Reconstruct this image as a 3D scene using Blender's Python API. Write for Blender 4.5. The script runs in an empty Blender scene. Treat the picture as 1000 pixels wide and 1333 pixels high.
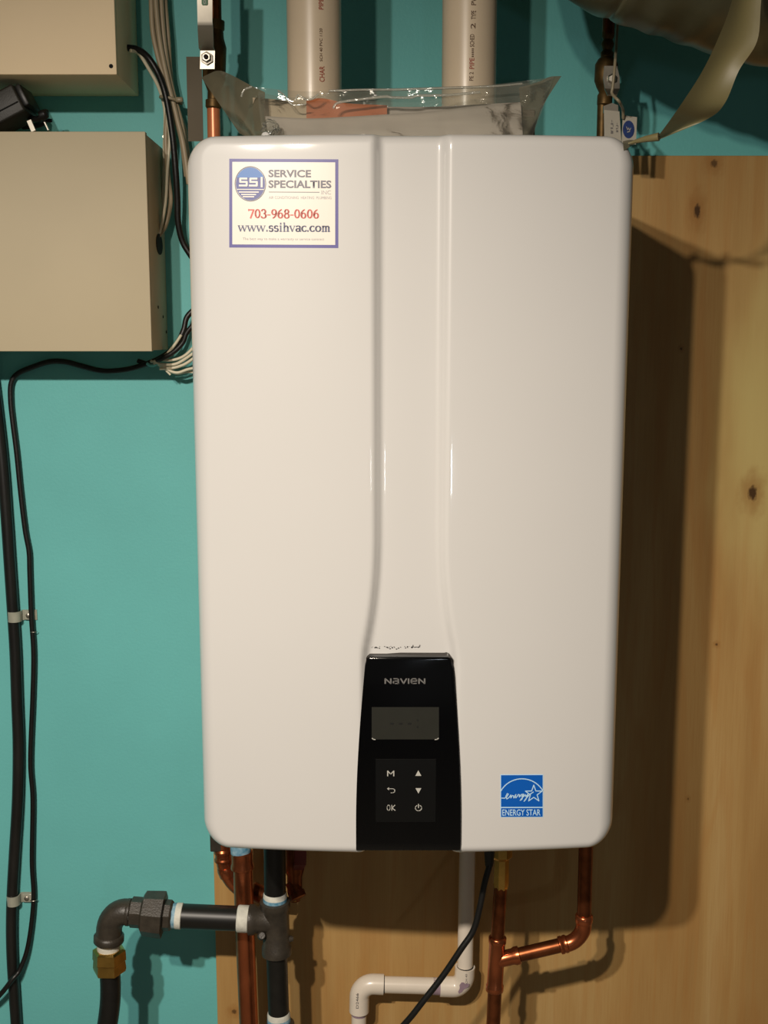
import bpy, bmesh, math, random
from mathutils import Vector, Matrix, noise

random.seed(7)
SC = bpy.context.scene
COL = SC.collection
PI = math.pi

# ------------------------------------------------------------------ camera
F_PX = 1470.0
PITCH = math.radians(8.74)
CAM = Vector((0.0, -1.49, 1.50))
cd = bpy.data.cameras.new('camera'); cam = bpy.data.objects.new('camera', cd); COL.objects.link(cam)
cam.location = CAM
cam.rotation_euler = (PI/2 - PITCH, 0, 0)
cd.sensor_fit = 'HORIZONTAL'; cd.sensor_width = 36.0; cd.lens = 36.0*F_PX/1000.0
cd.clip_start = 0.02
SC.camera = cam

# ------------------------------------------------------------------ world, lamps, exposure
w = bpy.data.worlds.new('room_air'); SC.world = w; w.use_nodes = True
w.node_tree.nodes['Background'].inputs[0].default_value = (0.95, 0.93, 0.85, 1)
w.node_tree.nodes['Background'].inputs[1].default_value = 0.05

def lamp(name, loc, target, power, col, size, spot=None):
    ld = bpy.data.lights.new(name, 'SPOT' if spot else 'AREA')
    ld.energy = power; ld.color = col
    if spot:
        ld.spot_size = math.radians(spot); ld.spot_blend = 1.0; ld.shadow_soft_size = size
    else:
        ld.shape = 'RECTANGLE'; ld.size = size[0]; ld.size_y = size[1]
    o = bpy.data.objects.new(name, ld); COL.objects.link(o)
    o.location = loc
    o.rotation_euler = (Vector(target)-Vector(loc)).to_track_quat('-Z', 'Y').to_euler()
    return o
lamp('ceiling_bulb_cool', (-0.53, -1.65, 2.03), (-0.08, -0.72, 0.05), 84, (1.0, 0.93, 0.84), 0.019, 144)
lamp('ceiling_bulb_warm', (-0.37, -1.65, 2.03), (-0.06, -0.72, 0.05), 65, (1.0, 0.85, 0.68), 0.019, 144)
lamp('far_highlight_lamp', (0.52, -5.2, 0.80), (0.1, 0, 1.2), 2.8, (0.82, 0.92, 1.0), (0.07, 0.22))  # unseen lamp, added for the thin cool highlights along the cover channel

SC.view_settings.view_transform = 'Standard'
SC.view_settings.look = 'None'
SC.view_settings.gamma = 1.0
SC.view_settings.use_curve_mapping = False
SC.view_settings.exposure = 0.0

# ------------------------------------------------------------------ geometry helpers
def at(px, py, Y):
    """the point of the vertical plane y = Y that lies on the line of sight through a photo pixel"""
    dx = (px-500.0)/F_PX; dv = (666.5-py)/F_PX
    c, s = math.cos(PITCH), math.sin(PITCH)
    d = Vector((dx, c + dv*s, -s + dv*c))
    t = (Y-CAM.y)/d.y
    return CAM + d*t
def scale_at(px, py, Y):
    """metres per photo pixel there"""
    p = at(px, py, Y); r = p-CAM
    return (r.y*math.cos(PITCH) - r.z*math.sin(PITCH))/F_PX

def link(name, me, mat=None, parent=None, smooth=35):
    if mat is not None and not len(me.materials): me.materials.append(mat)
    if smooth:
        for p in me.polygons: p.use_smooth = True
        me.set_sharp_from_angle(angle=math.radians(smooth))
    o = bpy.data.objects.new(name, me); COL.objects.link(o)
    if parent is not None: o.parent = parent; o.matrix_parent_inverse = Matrix.Translation(-Vector(world_loc(parent)))
    return o
def world_loc(o):
    return o.location if o.parent is None else Vector((0, 0, 0))
def fin(name, bm, mat=None, parent=None, smooth=35):
    bmesh.ops.recalc_face_normals(bm, faces=bm.faces)
    me = bpy.data.meshes.new(name); bm.to_mesh(me); bm.free()
    return link(name, me, mat, parent, smooth)
def thing(name, loc, label, cat, group=None):
    o = bpy.data.objects.new(name, None); COL.objects.link(o); o.location = loc
    o.empty_display_size = 0.03
    return tag(o, label, cat, group)
def tag(o, label, cat, group=None):
    o['label'] = label; o['category'] = cat
    if group: o['group'] = group
    return o
def struct(o): o['kind'] = 'structure'; return o

def add_box(bm, lo, hi, bev=0.0, seg=2, M=None):
    r = bmesh.ops.create_cube(bm, size=1.0)
    vs = r['verts']
    lo = Vector(lo); hi = Vector(hi); c = (lo+hi)/2; s = hi-lo
    for v in vs: v.co = Vector((v.co.x*s.x+c.x, v.co.y*s.y+c.y, v.co.z*s.z+c.z))
    if bev > 0:
        es = list({e for v in vs for e in v.link_edges})
        r2 = bmesh.ops.bevel(bm, geom=es, offset=bev, segments=seg, profile=0.5, affect='EDGES')
        vs = list({v for f in r2['faces'] for v in f.verts} | {v for v in vs if v.is_valid})
    if M is not None:
        for v in vs: v.co = M @ v.co
    return vs

def catmull(pts, n=8):
    pts = [Vector(p) for p in pts]
    if len(pts) < 3: return pts
    P = [2*pts[0]-pts[1]] + pts + [2*pts[-1]-pts[-2]]
    out = []
    for i in range(1, len(P)-2):
        a, b, c, d = P[i-1], P[i], P[i+1], P[i+2]
        for k in range(n):
            t = k/n
            out.append(0.5*((2*b) + (c-a)*t + (2*a-5*b+4*c-d)*t*t + (3*b-a-3*c+d)*t**3))
    out.append(P[-2]); return out

def add_tube(bm, pts, rad, seg=14, caps=True, flat=1.0):
    """round tube along pts; rad is a number or one per point"""
    pts = [Vector(p) for p in pts]; n = len(pts)
    rr = rad if hasattr(rad, '__len__') else [rad]*n
    T = []
    for i in range(n):
        a = pts[max(i-1, 0)]; b = pts[min(i+1, n-1)]
        t = b-a
        if t.length < 1e-9: t = T[-1] if T else Vector((0, 0, 1))
        T.append(t.normalized())
    up = Vector((0, 1, 0)) if abs(T[0].y) < 0.9 else Vector((1, 0, 0))
    N = (up - T[0]*up.dot(T[0])).normalized()
    rings = []
    for i in range(n):
        N = (N - T[i]*N.dot(T[i])).normalized(); B = T[i].cross(N)
        rings.append([bm.verts.new(pts[i] + (N*math.cos(2*PI*k/seg)*flat + B*math.sin(2*PI*k/seg))*rr[i]) for k in range(seg)])
    for i in range(n-1):
        for k in range(seg):
            bm.faces.new((rings[i][k], rings[i][(k+1) % seg], rings[i+1][(k+1) % seg], rings[i+1][k]))
    if caps:
        bm.faces.new(rings[0][::-1]); bm.faces.new(rings[-1])
def add_lathe(bm, a, b, prof, seg=24):
    """prof: (fraction along a-b, radius) - stepped pipe fitting"""
    a = Vector(a); b = Vector(b); T = (b-a).normalized()
    up = Vector((0, 1, 0)) if abs(T.y) < 0.9 else Vector((1, 0, 0))
    N = (up-T*up.dot(T)).normalized(); B = T.cross(N)
    rings = []
    for f, r in prof:
        c = a + (b-a)*f
        rings.append([bm.verts.new(c + (N*math.cos(2*PI*(k+0.5)/seg) + B*math.sin(2*PI*(k+0.5)/seg))*r) for k in range(seg)])
    for i in range(len(rings)-1):
        for k in range(seg):
            bm.faces.new((rings[i][k], rings[i][(k+1) % seg], rings[i+1][(k+1) % seg], rings[i+1][k]))
    bm.faces.new(rings[0][::-1]); bm.faces.new(rings[-1])
def tube(name, pts, rad, mat, parent=None, seg=14, curve=0, flat=1.0):
    bm = bmesh.new()
    if curve: pts = catmull(pts, curve)
    add_tube(bm, pts, rad, seg, True, flat)
    return fin(name, bm, mat, parent, 50)
def lathe(name, a, b, prof, mat, parent=None, seg=24, smooth=35):
    bm = bmesh.new(); add_lathe(bm, a, b, prof, seg); return fin(name, bm, mat, parent, smooth)
def arc3(p0, corner, p1, n=9):
    """rounded 90-ish bend from p0 to p1 about a corner point"""
    p0, c, p1 = Vector(p0), Vector(corner), Vector(p1)
    out = []
    for i in range(n):
        t = i/(n-1); k = 0.5523
        a = p0 + (c-p0)*k; b = p1 + (c-p1)*k
        out.append(p0*(1-t)**3 + 3*a*t*(1-t)**2 + 3*b*t*t*(1-t) + p1*t**3)
    return out
def pipe_path(pts, bend=0.02, n=7):
    """straight legs with rounded corners"""
    pts = [Vector(p) for p in pts]; out = [pts[0]]
    for i in range(1, len(pts)-1):
        c = pts[i]; a = (pts[i-1]-c).normalized(); b = (pts[i+1]-c).normalized()
        out += arc3(c+a*bend, c, c+b*bend, n)
    out.append(pts[-1]); return out
def px(pts, Y, r=None):
    """photo pixels -> points; each entry (x, y) or (x, y, Y)"""
    return [at(p[0], p[1], p[2] if len(p) > 2 else Y) for p in pts]
def poly_plate(name, pts, thick_vec, mat, parent=None):
    bm = bmesh.new(); vs = [bm.verts.new(p) for p in pts]; f = bm.faces.new(vs)
    r = bmesh.ops.extrude_face_region(bm, geom=[f])
    for v in [g for g in r['geom'] if isinstance(g, bmesh.types.BMVert)]: v.co += Vector(thick_vec)
    return fin(name, bm, mat, parent, 30)

# ------------------------------------------------------------------ materials
def lin(r, g, b):
    f = lambda c: (c/255.0/12.92) if c/255.0 <= 0.04045 else ((c/255.0+0.055)/1.055)**2.4
    return (f(r), f(g), f(b), 1.0)
def mat(name, col, rough=0.5, metal=0.0, var=0.0, vscale=20.0, bump=0.0, bscale=200.0, coat=0.0, coat_r=0.1, stretch=(1, 1, 1), spec=0.5, col2=None):
    m = bpy.data.materials.new(name); m.use_nodes = True
    nt = m.node_tree; b = nt.nodes['Principled BSDF']
    b.inputs['Base Color'].default_value = col; b.inputs['Roughness'].default_value = rough
    b.inputs['Metallic'].default_value = metal; b.inputs['Specular IOR Level'].default_value = spec
    b.inputs['Coat Weight'].default_value = coat; b.inputs['Coat IOR'].default_value = 1.7 if coat >= 1 else 1.5; b.inputs['Coat Roughness'].default_value = coat_r
    tc = nt.nodes.new('ShaderNodeTexCoord'); mp = nt.nodes.new('ShaderNodeMapping')
    mp.inputs['Scale'].default_value = stretch
    nt.links.new(tc.outputs['Object'], mp.inputs['Vector'])
    if var > 0 or col2:
        n = nt.nodes.new('ShaderNodeTexNoise'); n.inputs['Scale'].default_value = vscale; n.inputs['Detail'].default_value = 5
        nt.links.new(mp.outputs[0], n.inputs['Vector'])
        cr = nt.nodes.new('ShaderNodeValToRGB')
        c2 = col2 if col2 else tuple(max(0, c*(1-var)) for c in col[:3])+(1,)
        c1 = col if col2 else tuple(min(1, c*(1+var)) for c in col[:3])+(1,)
        cr.color_ramp.elements[0].color = c2; cr.color_ramp.elements[1].color = c1
        cr.color_ramp.elements[0].position = 0.35; cr.color_ramp.elements[1].position = 0.65
        nt.links.new(n.outputs['Fac'], cr.inputs['Fac']); nt.links.new(cr.outputs[0], b.inputs['Base Color'])
    if bump > 0:
        n2 = nt.nodes.new('ShaderNodeTexNoise'); n2.inputs['Scale'].default_value = bscale; n2.inputs['Detail'].default_value = 3
        nt.links.new(mp.outputs[0], n2.inputs['Vector'])
        bp = nt.nodes.new('ShaderNodeBump'); bp.inputs['Strength'].default_value = bump; bp.inputs['Distance'].default_value = 0.001
        nt.links.new(n2.outputs['Fac'], bp.inputs['Height']); nt.links.new(bp.outputs[0], b.inputs['Normal'])
    return m
def plywood_mat():
    m = bpy.data.materials.new('plywood_veneer'); m.use_nodes = True
    nt = m.node_tree; b = nt.nodes['Principled BSDF']; N = nt.nodes.new; L = nt.links.new
    b.inputs['Roughness'].default_value = 0.5; b.inputs['Specular IOR Level'].default_value = 0.35
    tc = N('ShaderNodeTexCoord')
    mp = N('ShaderNodeMapping'); mp.inputs['Scale'].default_value = (9, 1, 0.9); L(tc.outputs['Object'], mp.inputs['Vector'])
    n1 = N('ShaderNodeTexNoise'); n1.inputs['Scale'].default_value = 1.6; n1.inputs['Detail'].default_value = 6; n1.inputs['Distortion'].default_value = 0.6
    L(mp.outputs[0], n1.inputs['Vector'])
    cr = N('ShaderNodeValToRGB'); e = cr.color_ramp.elements
    e[0].position = 0.3; e[0].color = lin(168, 128, 74)
    e[1].position = 0.72; e[1].color = lin(194, 162, 108)
    k = e.new(0.52); k.color = lin(184, 147, 91)
    L(n1.outputs['Fac'], cr.inputs['Fac'])
    # cathedral grain: rings stretched along the board
    mp2 = N('ShaderNodeMapping'); mp2.inputs['Scale'].default_value = (26, 1, 2.2); L(tc.outputs['Object'], mp2.inputs['Vector'])
    n3 = N('ShaderNodeTexNoise'); n3.inputs['Scale'].default_value = 0.8; n3.inputs['Detail'].default_value = 2
    L(mp2.outputs[0], n3.inputs['Vector'])
    mu = N('ShaderNodeMath'); mu.operation = 'MULTIPLY'; mu.inputs[1].default_value = 30; L(n3.outputs['Fac'], mu.inputs[0])
    si = N('ShaderNodeMath'); si.operation = 'SINE'; L(mu.outputs[0], si.inputs[0])
    mr = N('ShaderNodeMapRange'); mr.inputs['From Min'].default_value = 0.2; mr.inputs['From Max'].default_value = 1; mr.inputs['To Min'].default_value = 0; mr.inputs['To Max'].default_value = 0.22
    L(si.outputs[0], mr.inputs['Value'])
    mx = N('ShaderNodeMix'); mx.data_type = 'RGBA'; L(mr.outputs[0], mx.inputs['Factor']); L(cr.outputs[0], mx.inputs[6]); mx.inputs[7].default_value = lin(176, 122, 62)
    # fine fibre
    mp3 = N('ShaderNodeMapping'); mp3.inputs['Scale'].default_value = (420, 1, 14); L(tc.outputs['Object'], mp3.inputs['Vector'])
    n4 = N('ShaderNodeTexNoise'); n4.inputs['Scale'].default_value = 1; n4.inputs['Detail'].default_value = 3; L(mp3.outputs[0], n4.inputs['Vector'])
    mr4 = N('ShaderNodeMapRange'); mr4.inputs['From Min'].default_value = 0.45; mr4.inputs['From Max'].default_value = 0.75; mr4.inputs['To Max'].default_value = 0.22
    L(n4.outputs['Fac'], mr4.inputs['Value'])
    mx2 = N('ShaderNodeMix'); mx2.data_type = 'RGBA'; L(mr4.outputs[0], mx2.inputs['Factor']); L(mx.outputs[2], mx2.inputs[6]); mx2.inputs[7].default_value = lin(160, 112, 58)
    # broad pale yellow patch: brighter warm light painted into the veneer
    out = mx2.outputs[2]
    def blob(cx, cz, sx, sz, r0, r1, col, amt, src):
        mpk = N('ShaderNodeMapping'); mpk.inputs['Location'].default_value = (-cx/sx, 0, -cz/sz); mpk.inputs['Scale'].default_value = (1/sx, 0, 1/sz)
        L(tc.outputs['Object'], mpk.inputs['Vector'])
        nn = N('ShaderNodeTexNoise'); nn.inputs['Scale'].default_value = 1.6; L(mpk.outputs[0], nn.inputs['Vector'])
        ln = N('ShaderNodeVectorMath'); ln.operation = 'LENGTH'; L(mpk.outputs[0], ln.inputs[0])
        ad = N('ShaderNodeMath'); ad.operation = 'ADD'; L(ln.outputs['Value'], ad.inputs[0]); L(nn.outputs['Fac'], ad.inputs[1])
        mrk = N('ShaderNodeMapRange'); mrk.interpolation_type = 'SMOOTHSTEP'
        mrk.inputs['From Min'].default_value = r1+0.5; mrk.inputs['From Max'].default_value = r0+0.5
        mrk.inputs['To Min'].default_value = 0; mrk.inputs['To Max'].default_value = amt
        L(ad.outputs[0], mrk.inputs['Value'])
        mk = N('ShaderNodeMix'); mk.data_type = 'RGBA'; L(mrk.outputs[0], mk.inputs['Factor']); L(src, mk.inputs[6]); mk.inputs[7].default_value = col
        return mk.outputs[2]
    q = at(992, 560, -0.012); out = blob(q.x, q.z, 0.055, 0.20, 0.2, 1.6, lin(204, 186, 120), 0.8, out)
    for (x, y, sx, sz, a) in ((908, 275, 0.0045, 0.010, 1), (980, 642, 0.0065, 0.011, 1), (930, 213, 0.005, 0.0055, 0.8), (887, 454, 0.0016, 0.002, 0.8), (305, 1317, 0.004, 0.004, 0.8), (933, 839, 0.002, 0.002, 0.8), (896, 1040, 0.0015, 0.002, 0.6)):
        q = at(x, y, -0.012)
        out = blob(q.x, q.z, sx*3.2, sz*3.2, 0.3, 1.2, lin(150, 100, 45), 0.55*a, out)
        out = blob(q.x, q.z, sx, sz, 0.5, 1.15, lin(66, 42, 18), 0.95*a, out)
    L(out, b.inputs['Base Color'])
    bp = N('ShaderNodeBump'); bp.inputs['Strength'].default_value = 0.12; bp.inputs['Distance'].default_value = 0.0006
    L(n4.outputs['Fac'], bp.inputs['Height']); L(bp.outputs[0], b.inputs['Normal'])
    return m
def film_mat(name, tint, milk, opac, gloss_r=0.06, bump=0.6, bscale=18, stretch=(1, 1, 1)):
    """thin clear plastic: mostly lets light through, part milky, glossy skin"""
    m = bpy.data.materials.new(name); m.use_nodes = True
    nt = m.node_tree; nt.nodes.clear(); N = nt.nodes.new; L = nt.links.new
    out = N('ShaderNodeOutputMaterial'); tr = N('ShaderNodeBsdfTransparent'); tr.inputs[0].default_value = tint
    df = N('ShaderNodeBsdfDiffuse'); df.inputs[0].default_value = milk
    gl = N('ShaderNodeBsdfGlossy'); gl.inputs['Roughness'].default_value = gloss_r
    tc = N('ShaderNodeTexCoord'); mp = N('ShaderNodeMapping'); mp.inputs['Scale'].default_value = stretch; L(tc.outputs['Object'], mp.inputs[0])
    n = N('ShaderNodeTexNoise'); n.inputs['Scale'].default_value = bscale; n.inputs['Detail'].default_value = 4; n.inputs['Distortion'].default_value = 1.2
    L(mp.outputs[0], n.inputs['Vector'])
    bp = N('ShaderNodeBump'); bp.inputs['Strength'].default_value = bump; bp.inputs['Distance'].default_value = 0.004
    L(n.outputs['Fac'], bp.inputs['Height']); L(bp.outputs[0], gl.inputs['Normal'])
    fr = N('ShaderNodeFresnel'); fr.inputs[0].default_value = 1.45; L(bp.outputs[0], fr.inputs['Normal'])
    ad = N('ShaderNodeMath'); ad.operation = 'ADD'; ad.inputs[1].default_value = 0.03; L(fr.outputs[0], ad.inputs[0])
    m1 = N('ShaderNodeMixShader'); m1.inputs[0].default_value = opac; L(tr.outputs[0], m1.inputs[1]); L(df.outputs[0], m1.inputs[2])
    m2 = N('ShaderNodeMixShader'); L(ad.outputs[0], m2.inputs[0]); L(m1.outputs[0], m2.inputs[1]); L(gl.outputs[0], m2.inputs[2])
    L(m2.outputs[0], out.inputs[0])
    return m

M_TEAL = mat('teal_wall_paint', lin(108, 188, 186), 0.55, var=0.035, vscale=6, bump=0.25, bscale=260, spec=0.3)
M_PLY = plywood_mat()
M_CONC = mat('concrete', lin(120, 114, 104), 0.85, var=0.12, vscale=8, bump=0.4, bscale=60)
M_CEIL = mat('ceiling_paint', lin(150, 140, 120), 0.8, var=0.05)
M_WHITE = mat('white_enamel', lin(215, 213, 210), 0.42, var=0.012, vscale=3, coat=1.0, coat_r=0.055, spec=0.5, bump=0.02, bscale=500)
M_CASE = mat('case_enamel', lin(200, 196, 190), 0.4, var=0.02)
M_BLACKG = mat('gloss_black', lin(5, 5, 6), 0.12, spec=0.5, var=0.02)
M_BRONZE = mat('smoked_lip', lin(30, 22, 15), 0.25, spec=0.5, var=0.08, vscale=30)
M_LCD = mat('lcd_glass', lin(44, 44, 39), 0.25, var=0.03, vscale=60)
M_LCDS = mat('lcd_segments', lin(33, 33, 31), 0.3)
M_KEYPAD = mat('keypad', lin(9, 9, 9), 0.3, var=0.05)
M_PRINT = mat('grey_print', lin(112, 110, 108), 0.5)
M_PRINTB = mat('pale_print', lin(186, 184, 176), 0.5)
M_GAP = mat('dark_gap', lin(24, 20, 16), 0.8)
M_PAPER = mat('sticker_paper', lin(238, 232, 220), 0.35, coat=0.4, coat_r=0.1)
M_PURPLE = mat('sticker_border', lin(78, 72, 150), 0.4)
M_SBLUE = mat('logo_blue', lin(60, 120, 196), 0.4)
M_SBLUE2 = mat('logo_deep_blue', lin(72, 78, 150), 0.4)
M_SGREY = mat('sticker_grey_ink', lin(98, 94, 108), 0.4)
M_SRED = mat('sticker_red_ink', lin(214, 80, 62), 0.4)
M_SNAVY = mat('sticker_navy_ink', lin(70, 74, 110), 0.4)
M_SFAINT = mat('sticker_faint_ink', lin(168, 162, 164), 0.4)
M_ES = mat('energy_blue', lin(8, 92, 188), 0.35, coat=0.4)
M_ESW = mat('energy_white', lin(190, 226, 250), 0.35)
M_PVC = mat('white_pvc', lin(208, 190, 164), 0.36, var=0.03, vscale=14, coat=0.12, coat_r=0.15)
M_PVC2 = mat('white_pvc_small', lin(228, 216, 200), 0.32, var=0.03, vscale=30, coat=0.3, coat_r=0.12)
M_PRIMER = mat('purple_primer', lin(150, 128, 140), 0.5, var=0.1, vscale=80)
M_INK = mat('pipe_ink', lin(92, 66, 44), 0.6)
M_INKR = mat('pipe_ink_red', lin(150, 62, 44), 0.6)
M_INKG = mat('fitting_ink', lin(110, 106, 104), 0.6)
M_COPPER = mat('copper', lin(184, 104, 66), 0.27, metal=0.92, var=0.12, vscale=40, bump=0.08, bscale=90)
M_COPPERD = mat('copper_dull', lin(128, 72, 42), 0.36, metal=0.9, var=0.25, vscale=60)
M_COPPERM = mat('matte_copper', lin(204, 122, 80), 0.34, metal=0.3, var=0.12, vscale=40)
M_BRASSD = mat('dark_brass', lin(96, 74, 40), 0.5, metal=0.7, var=0.3, vscale=70)  # darkened brass; the left valve body's shade is put into this colour
M_BRASS = mat('brass', lin(196, 158, 84), 0.28, metal=1.0, var=0.15, vscale=60)
M_CHROME = mat('plated_steel', lin(176, 170, 158), 0.42, metal=1.0, var=0.05, vscale=60)
M_IRON = mat('black_iron', lin(56, 50, 42), 0.42, metal=0.0, var=0.2, vscale=90, bump=0.3, bscale=500, spec=0.5)
M_IRONP = mat('black_pipe_lacquer', lin(20, 18, 15), 0.42, var=0.2, vscale=90)
M_TAPE = mat('thread_tape', lin(214, 212, 200), 0.55, var=0.1, vscale=120, bump=0.4, bscale=400)
M_TAPEB = mat('blue_thread_compound', lin(150, 182, 196), 0.5, col2=lin(70, 130, 160), vscale=120)
M_RUBBER = mat('black_rubber', lin(18, 17, 15), 0.42, var=0.15, vscale=120, bump=0.15, bscale=300)
M_CABLE = mat('black_cable_jacket', lin(26, 25, 23), 0.38, var=0.35, vscale=55, stretch=(1, 1, 0.2), bump=0.2, bscale=200)
M_BEIGE = mat('beige_box_paint', lin(248, 224, 184), 0.6, var=0.02, vscale=8, bump=0.06, bscale=900)
M_BEIGE2 = mat('tan_box_paint', lin(198, 184, 154), 0.62, var=0.02, vscale=8, bump=0.06, bscale=900)
M_HOLE = mat('hole_dark', lin(12, 10, 8), 0.9)
M_WIRE = mat('grey_wire_jacket', lin(168, 152, 124), 0.45, var=0.06, vscale=60)
M_WIREW = mat('white_wire_jacket', lin(214, 206, 180), 0.4, var=0.05)
M_TIE = mat('nylon_tie', lin(150, 138, 112), 0.4)
M_CLIP = mat('cloudy_clip', lin(176, 176, 160), 0.18, coat=0.6, var=0.1, vscale=70)
M_CLIP.node_tree.nodes['Principled BSDF'].inputs['Alpha'].default_value = 0.78
M_TAGB = mat('brown_tag', lin(96, 86, 68), 0.7, var=0.06, vscale=20)
M_TAGW = mat('grey_tag', lin(178, 172, 158), 0.4, var=0.04)
M_GREEN = mat('green_label', lin(46, 110, 66), 0.45, var=0.1, vscale=200)
M_RED = mat('dark_red_handle', lin(110, 22, 12), 0.35, var=0.1)
M_OVAL = mat('tag_blue', lin(30, 54, 110), 0.4, var=0.2, vscale=300)
M_GREYBOOK = mat('grey_booklet', lin(190, 180, 170), 0.5, var=0.1, vscale=7, stretch=(1, 1, 6))
M_CREAM = mat('cream_paper', lin(196, 178, 150), 0.5, var=0.05, vscale=10)
M_ORANGE = mat('orange_leaflet', lin(196, 108, 62), 0.45, var=0.04)
M_FILM = film_mat('clear_bag_film', (0.93, 0.94, 0.92, 1), lin(170, 168, 155), 0.16, 0.09, 0.7, 22, (1, 1, 2.5))
M_FILMW = film_mat('cloudy_bag_film', (0.8, 0.82, 0.78, 1), lin(104, 100, 82), 0.84, 0.22, 0.25, 16)
M_HEM = film_mat('bag_hem_film', (0.95, 0.95, 0.93, 1), lin(200, 198, 185), 0.40, 0.12, 0.9, 60)  # whiter film; highlights of hem and creases are put into its colour
M_STRIP = film_mat('yellowed_strip', (0.9, 0.86, 0.7, 1), lin(124, 114, 74), 0.92, 0.5, 0.2, 12)
M_WRAP = mat('plastic_wrapped_duct', lin(100, 94, 66), 0.38, col2=lin(62, 62, 46), vscale=5, bump=0.7, bscale=14, coat=0.3, coat_r=0.3)
M_ADAPT = mat('adapter_plastic', lin(34, 32, 26), 0.5, var=0.08, bump=0.2, bscale=600)

# ------------------------------------------------------------------ the setting
def slab(name, lo, hi, m):
    bm = bmesh.new(); add_box(bm, lo, hi); return struct(fin(name, bm, m, None, 0))
slab('wall_back', (-2.2, 0, -0.01), (2.2, 0.12, 2.56), M_TEAL)
slab('floor', (-2.2, -4.5, -0.12), (2.2, 0.12, -0.01), M_CONC)
slab('ceiling', (-2.2, -4.5, 2.56), (2.2, 0.12, 2.66), M_CEIL)

# plywood backing board
pl = at(281, 1240, -0.012); pt = at(900, 202.5, -0.012)
bm = bmesh.new(); add_box(bm, (pl.x, -0.012, 0.25), (1.25, -0.0004, pt.z), 0.0008, 1)
tag(fin('plywood_board', bm, M_PLY, None, 30), 'knotty plywood backing board on the teal wall behind the white heater', 'board')

# ------------------------------------------------------------------ the heater
HC = 0.0262; HW = 0.2205           # centre line and half width of the front cover
ZT = at(400, 177.5, -0.345).z; ZB = at(400, 1102, -0.345).z
ZM = (ZT+ZB)/2; HH = (ZT-ZB)/2
R_OUT = 0.030; R_TOP = 0.010; R_SIDE = 0.018; Y0 = 0.351; BULGE = 0.016
Z_FLARE0 = at(480, 690, -0.36).z; Z_PT = at(480, 850, -0.36).z
def smooth(t): t = max(0, min(1, t)); return t*t*(3-2*t)
def chan_half(z):
    t = max(0.0, min(1.0, (Z_FLARE0-z)/(Z_FLARE0-Z_PT)))
    return 0.0375 + 0.0135*t**2.2
def sdf_in(u, z):
    qx = abs(u)-(HW-R_OUT); qz = abs(z-ZM)-(HH-R_OUT)
    return R_OUT - (math.hypot(max(qx, 0), max(qz, 0)) + min(max(qx, qz), 0))
def cover_y(x, z):
    u = x-HC
    w = chan_half(z); dep = 0.0085
    a = abs(u)
    y = Y0 + BULGE*(1-(max(a, w-0.004)/HW)**2)
    y -= dep*(1-smooth((a-(w-0.0105))/0.0115))
    if z > ZT-0.02: y -= 0.0010*((z-(ZT-0.02))/0.02)**2
    d = sdf_in(u, z)
    qx = abs(u)-(HW-R_OUT); qz = abs(z-ZM)-(HH-R_OUT)
    if qx > 0 and qz > 0: f = qx*qx/(qx*qx+qz*qz)
    else: f = 1.0 if qx > qz else 0.0
    re_ = R_TOP+(R_SIDE-R_TOP)*f
    if d < re_:
        k = re_-max(d, 0)
        y -= re_ - math.sqrt(max(0, re_*re_-k*k))
    return -y
def on_cover(p, off=0.0002):
    return Vector((p[0], cover_y(p[0], p[1])-off, p[1]))

heater = thing('tankless_water_heater', (HC, -0.012, ZB), 'white wall-hung tankless water heater with black control panel, the largest object', 'water heater')
def cover():
    bm = bmesh.new()
    us = []
    n = 30
    for i in range(n+1): us.append(-1+0.11*(1-math.cos(PI/2*i/n)))           # rounded edge, fine
    for i in range(1, 26): us.append(-0.89 + (0.89-0.24)*i/26)
    for i in range(0, 49): us.append(-0.24+0.48*i/48)
    for i in range(1, 26): us.append(0.24 + (0.89-0.24)*i/26)
    for i in range(n, -1, -1): us.append(1-0.11*(1-math.cos(PI/2*i/n)))
    zs = []
    m = 26; e = R_OUT*1.05
    for i in range(m+1): zs.append(ZT - e*(1-math.cos(PI/2*i/m)))
    K = 70
    for i in range(1, K): zs.append(ZT-e + (2*e-2*HH)*i/K)
    for i in range(m, -1, -1): zs.append(ZB + e*(1-math.cos(PI/2*i/m)))
    rows = []
    for z in zs:
        qz = abs(z-ZM)-(HH-R_OUT)
        hw = HW if qz <= 0 else HW-R_OUT+math.sqrt(max(0, R_OUT**2-qz**2))
        row = []
        for u in us:
            # centre columns keep their place so that the channel stays straight
            uu = u*hw if abs(u) > 0.24 else u*HW
            if abs(u) > 0.24:
                s = 1 if u > 0 else -1
                uu = s*(0.24*HW + (abs(u)-0.24)/0.76*(hw-0.24*HW))
            x = HC+uu
            row.append(bm.verts.new((x, cover_y(x, z), z)))
        rows.append(row)
    for i in range(len(rows)-1):
        for j in range(len(us)-1):
            bm.faces.new((rows[i][j], rows[i][j+1], rows[i+1][j+1], rows[i+1][j]))
    bd = [e for e in bm.edges if len(e.link_faces) == 1]
    r = bmesh.ops.extrude_edge_only(bm, edges=bd)
    for v in [g for g in r['geom'] if isinstance(g, bmesh.types.BMVert)]: v.co.y = -0.300
    bd = [e for e in bm.edges if len(e.link_faces) == 1]
    r = bmesh.ops.extrude_edge_only(bm, edges=bd)       # turned-in lip
    for v in [g for g in r['geom'] if isinstance(g, bmesh.types.BMVert)]:
        v.co.x = HC + (v.co.x-HC)*0.965; v.co.z = ZM + (v.co.z-ZM)*0.98
    return fin('front_cover', bm, M_WHITE, heater, 60)
cv = cover()
bm = bmesh.new(); add_box(bm, (HC-0.208, -0.301, ZB+0.010), (HC+0.208, -0.012, ZT-0.004), 0.004, 2)
fin('case', bm, M_CASE, heater)
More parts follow.
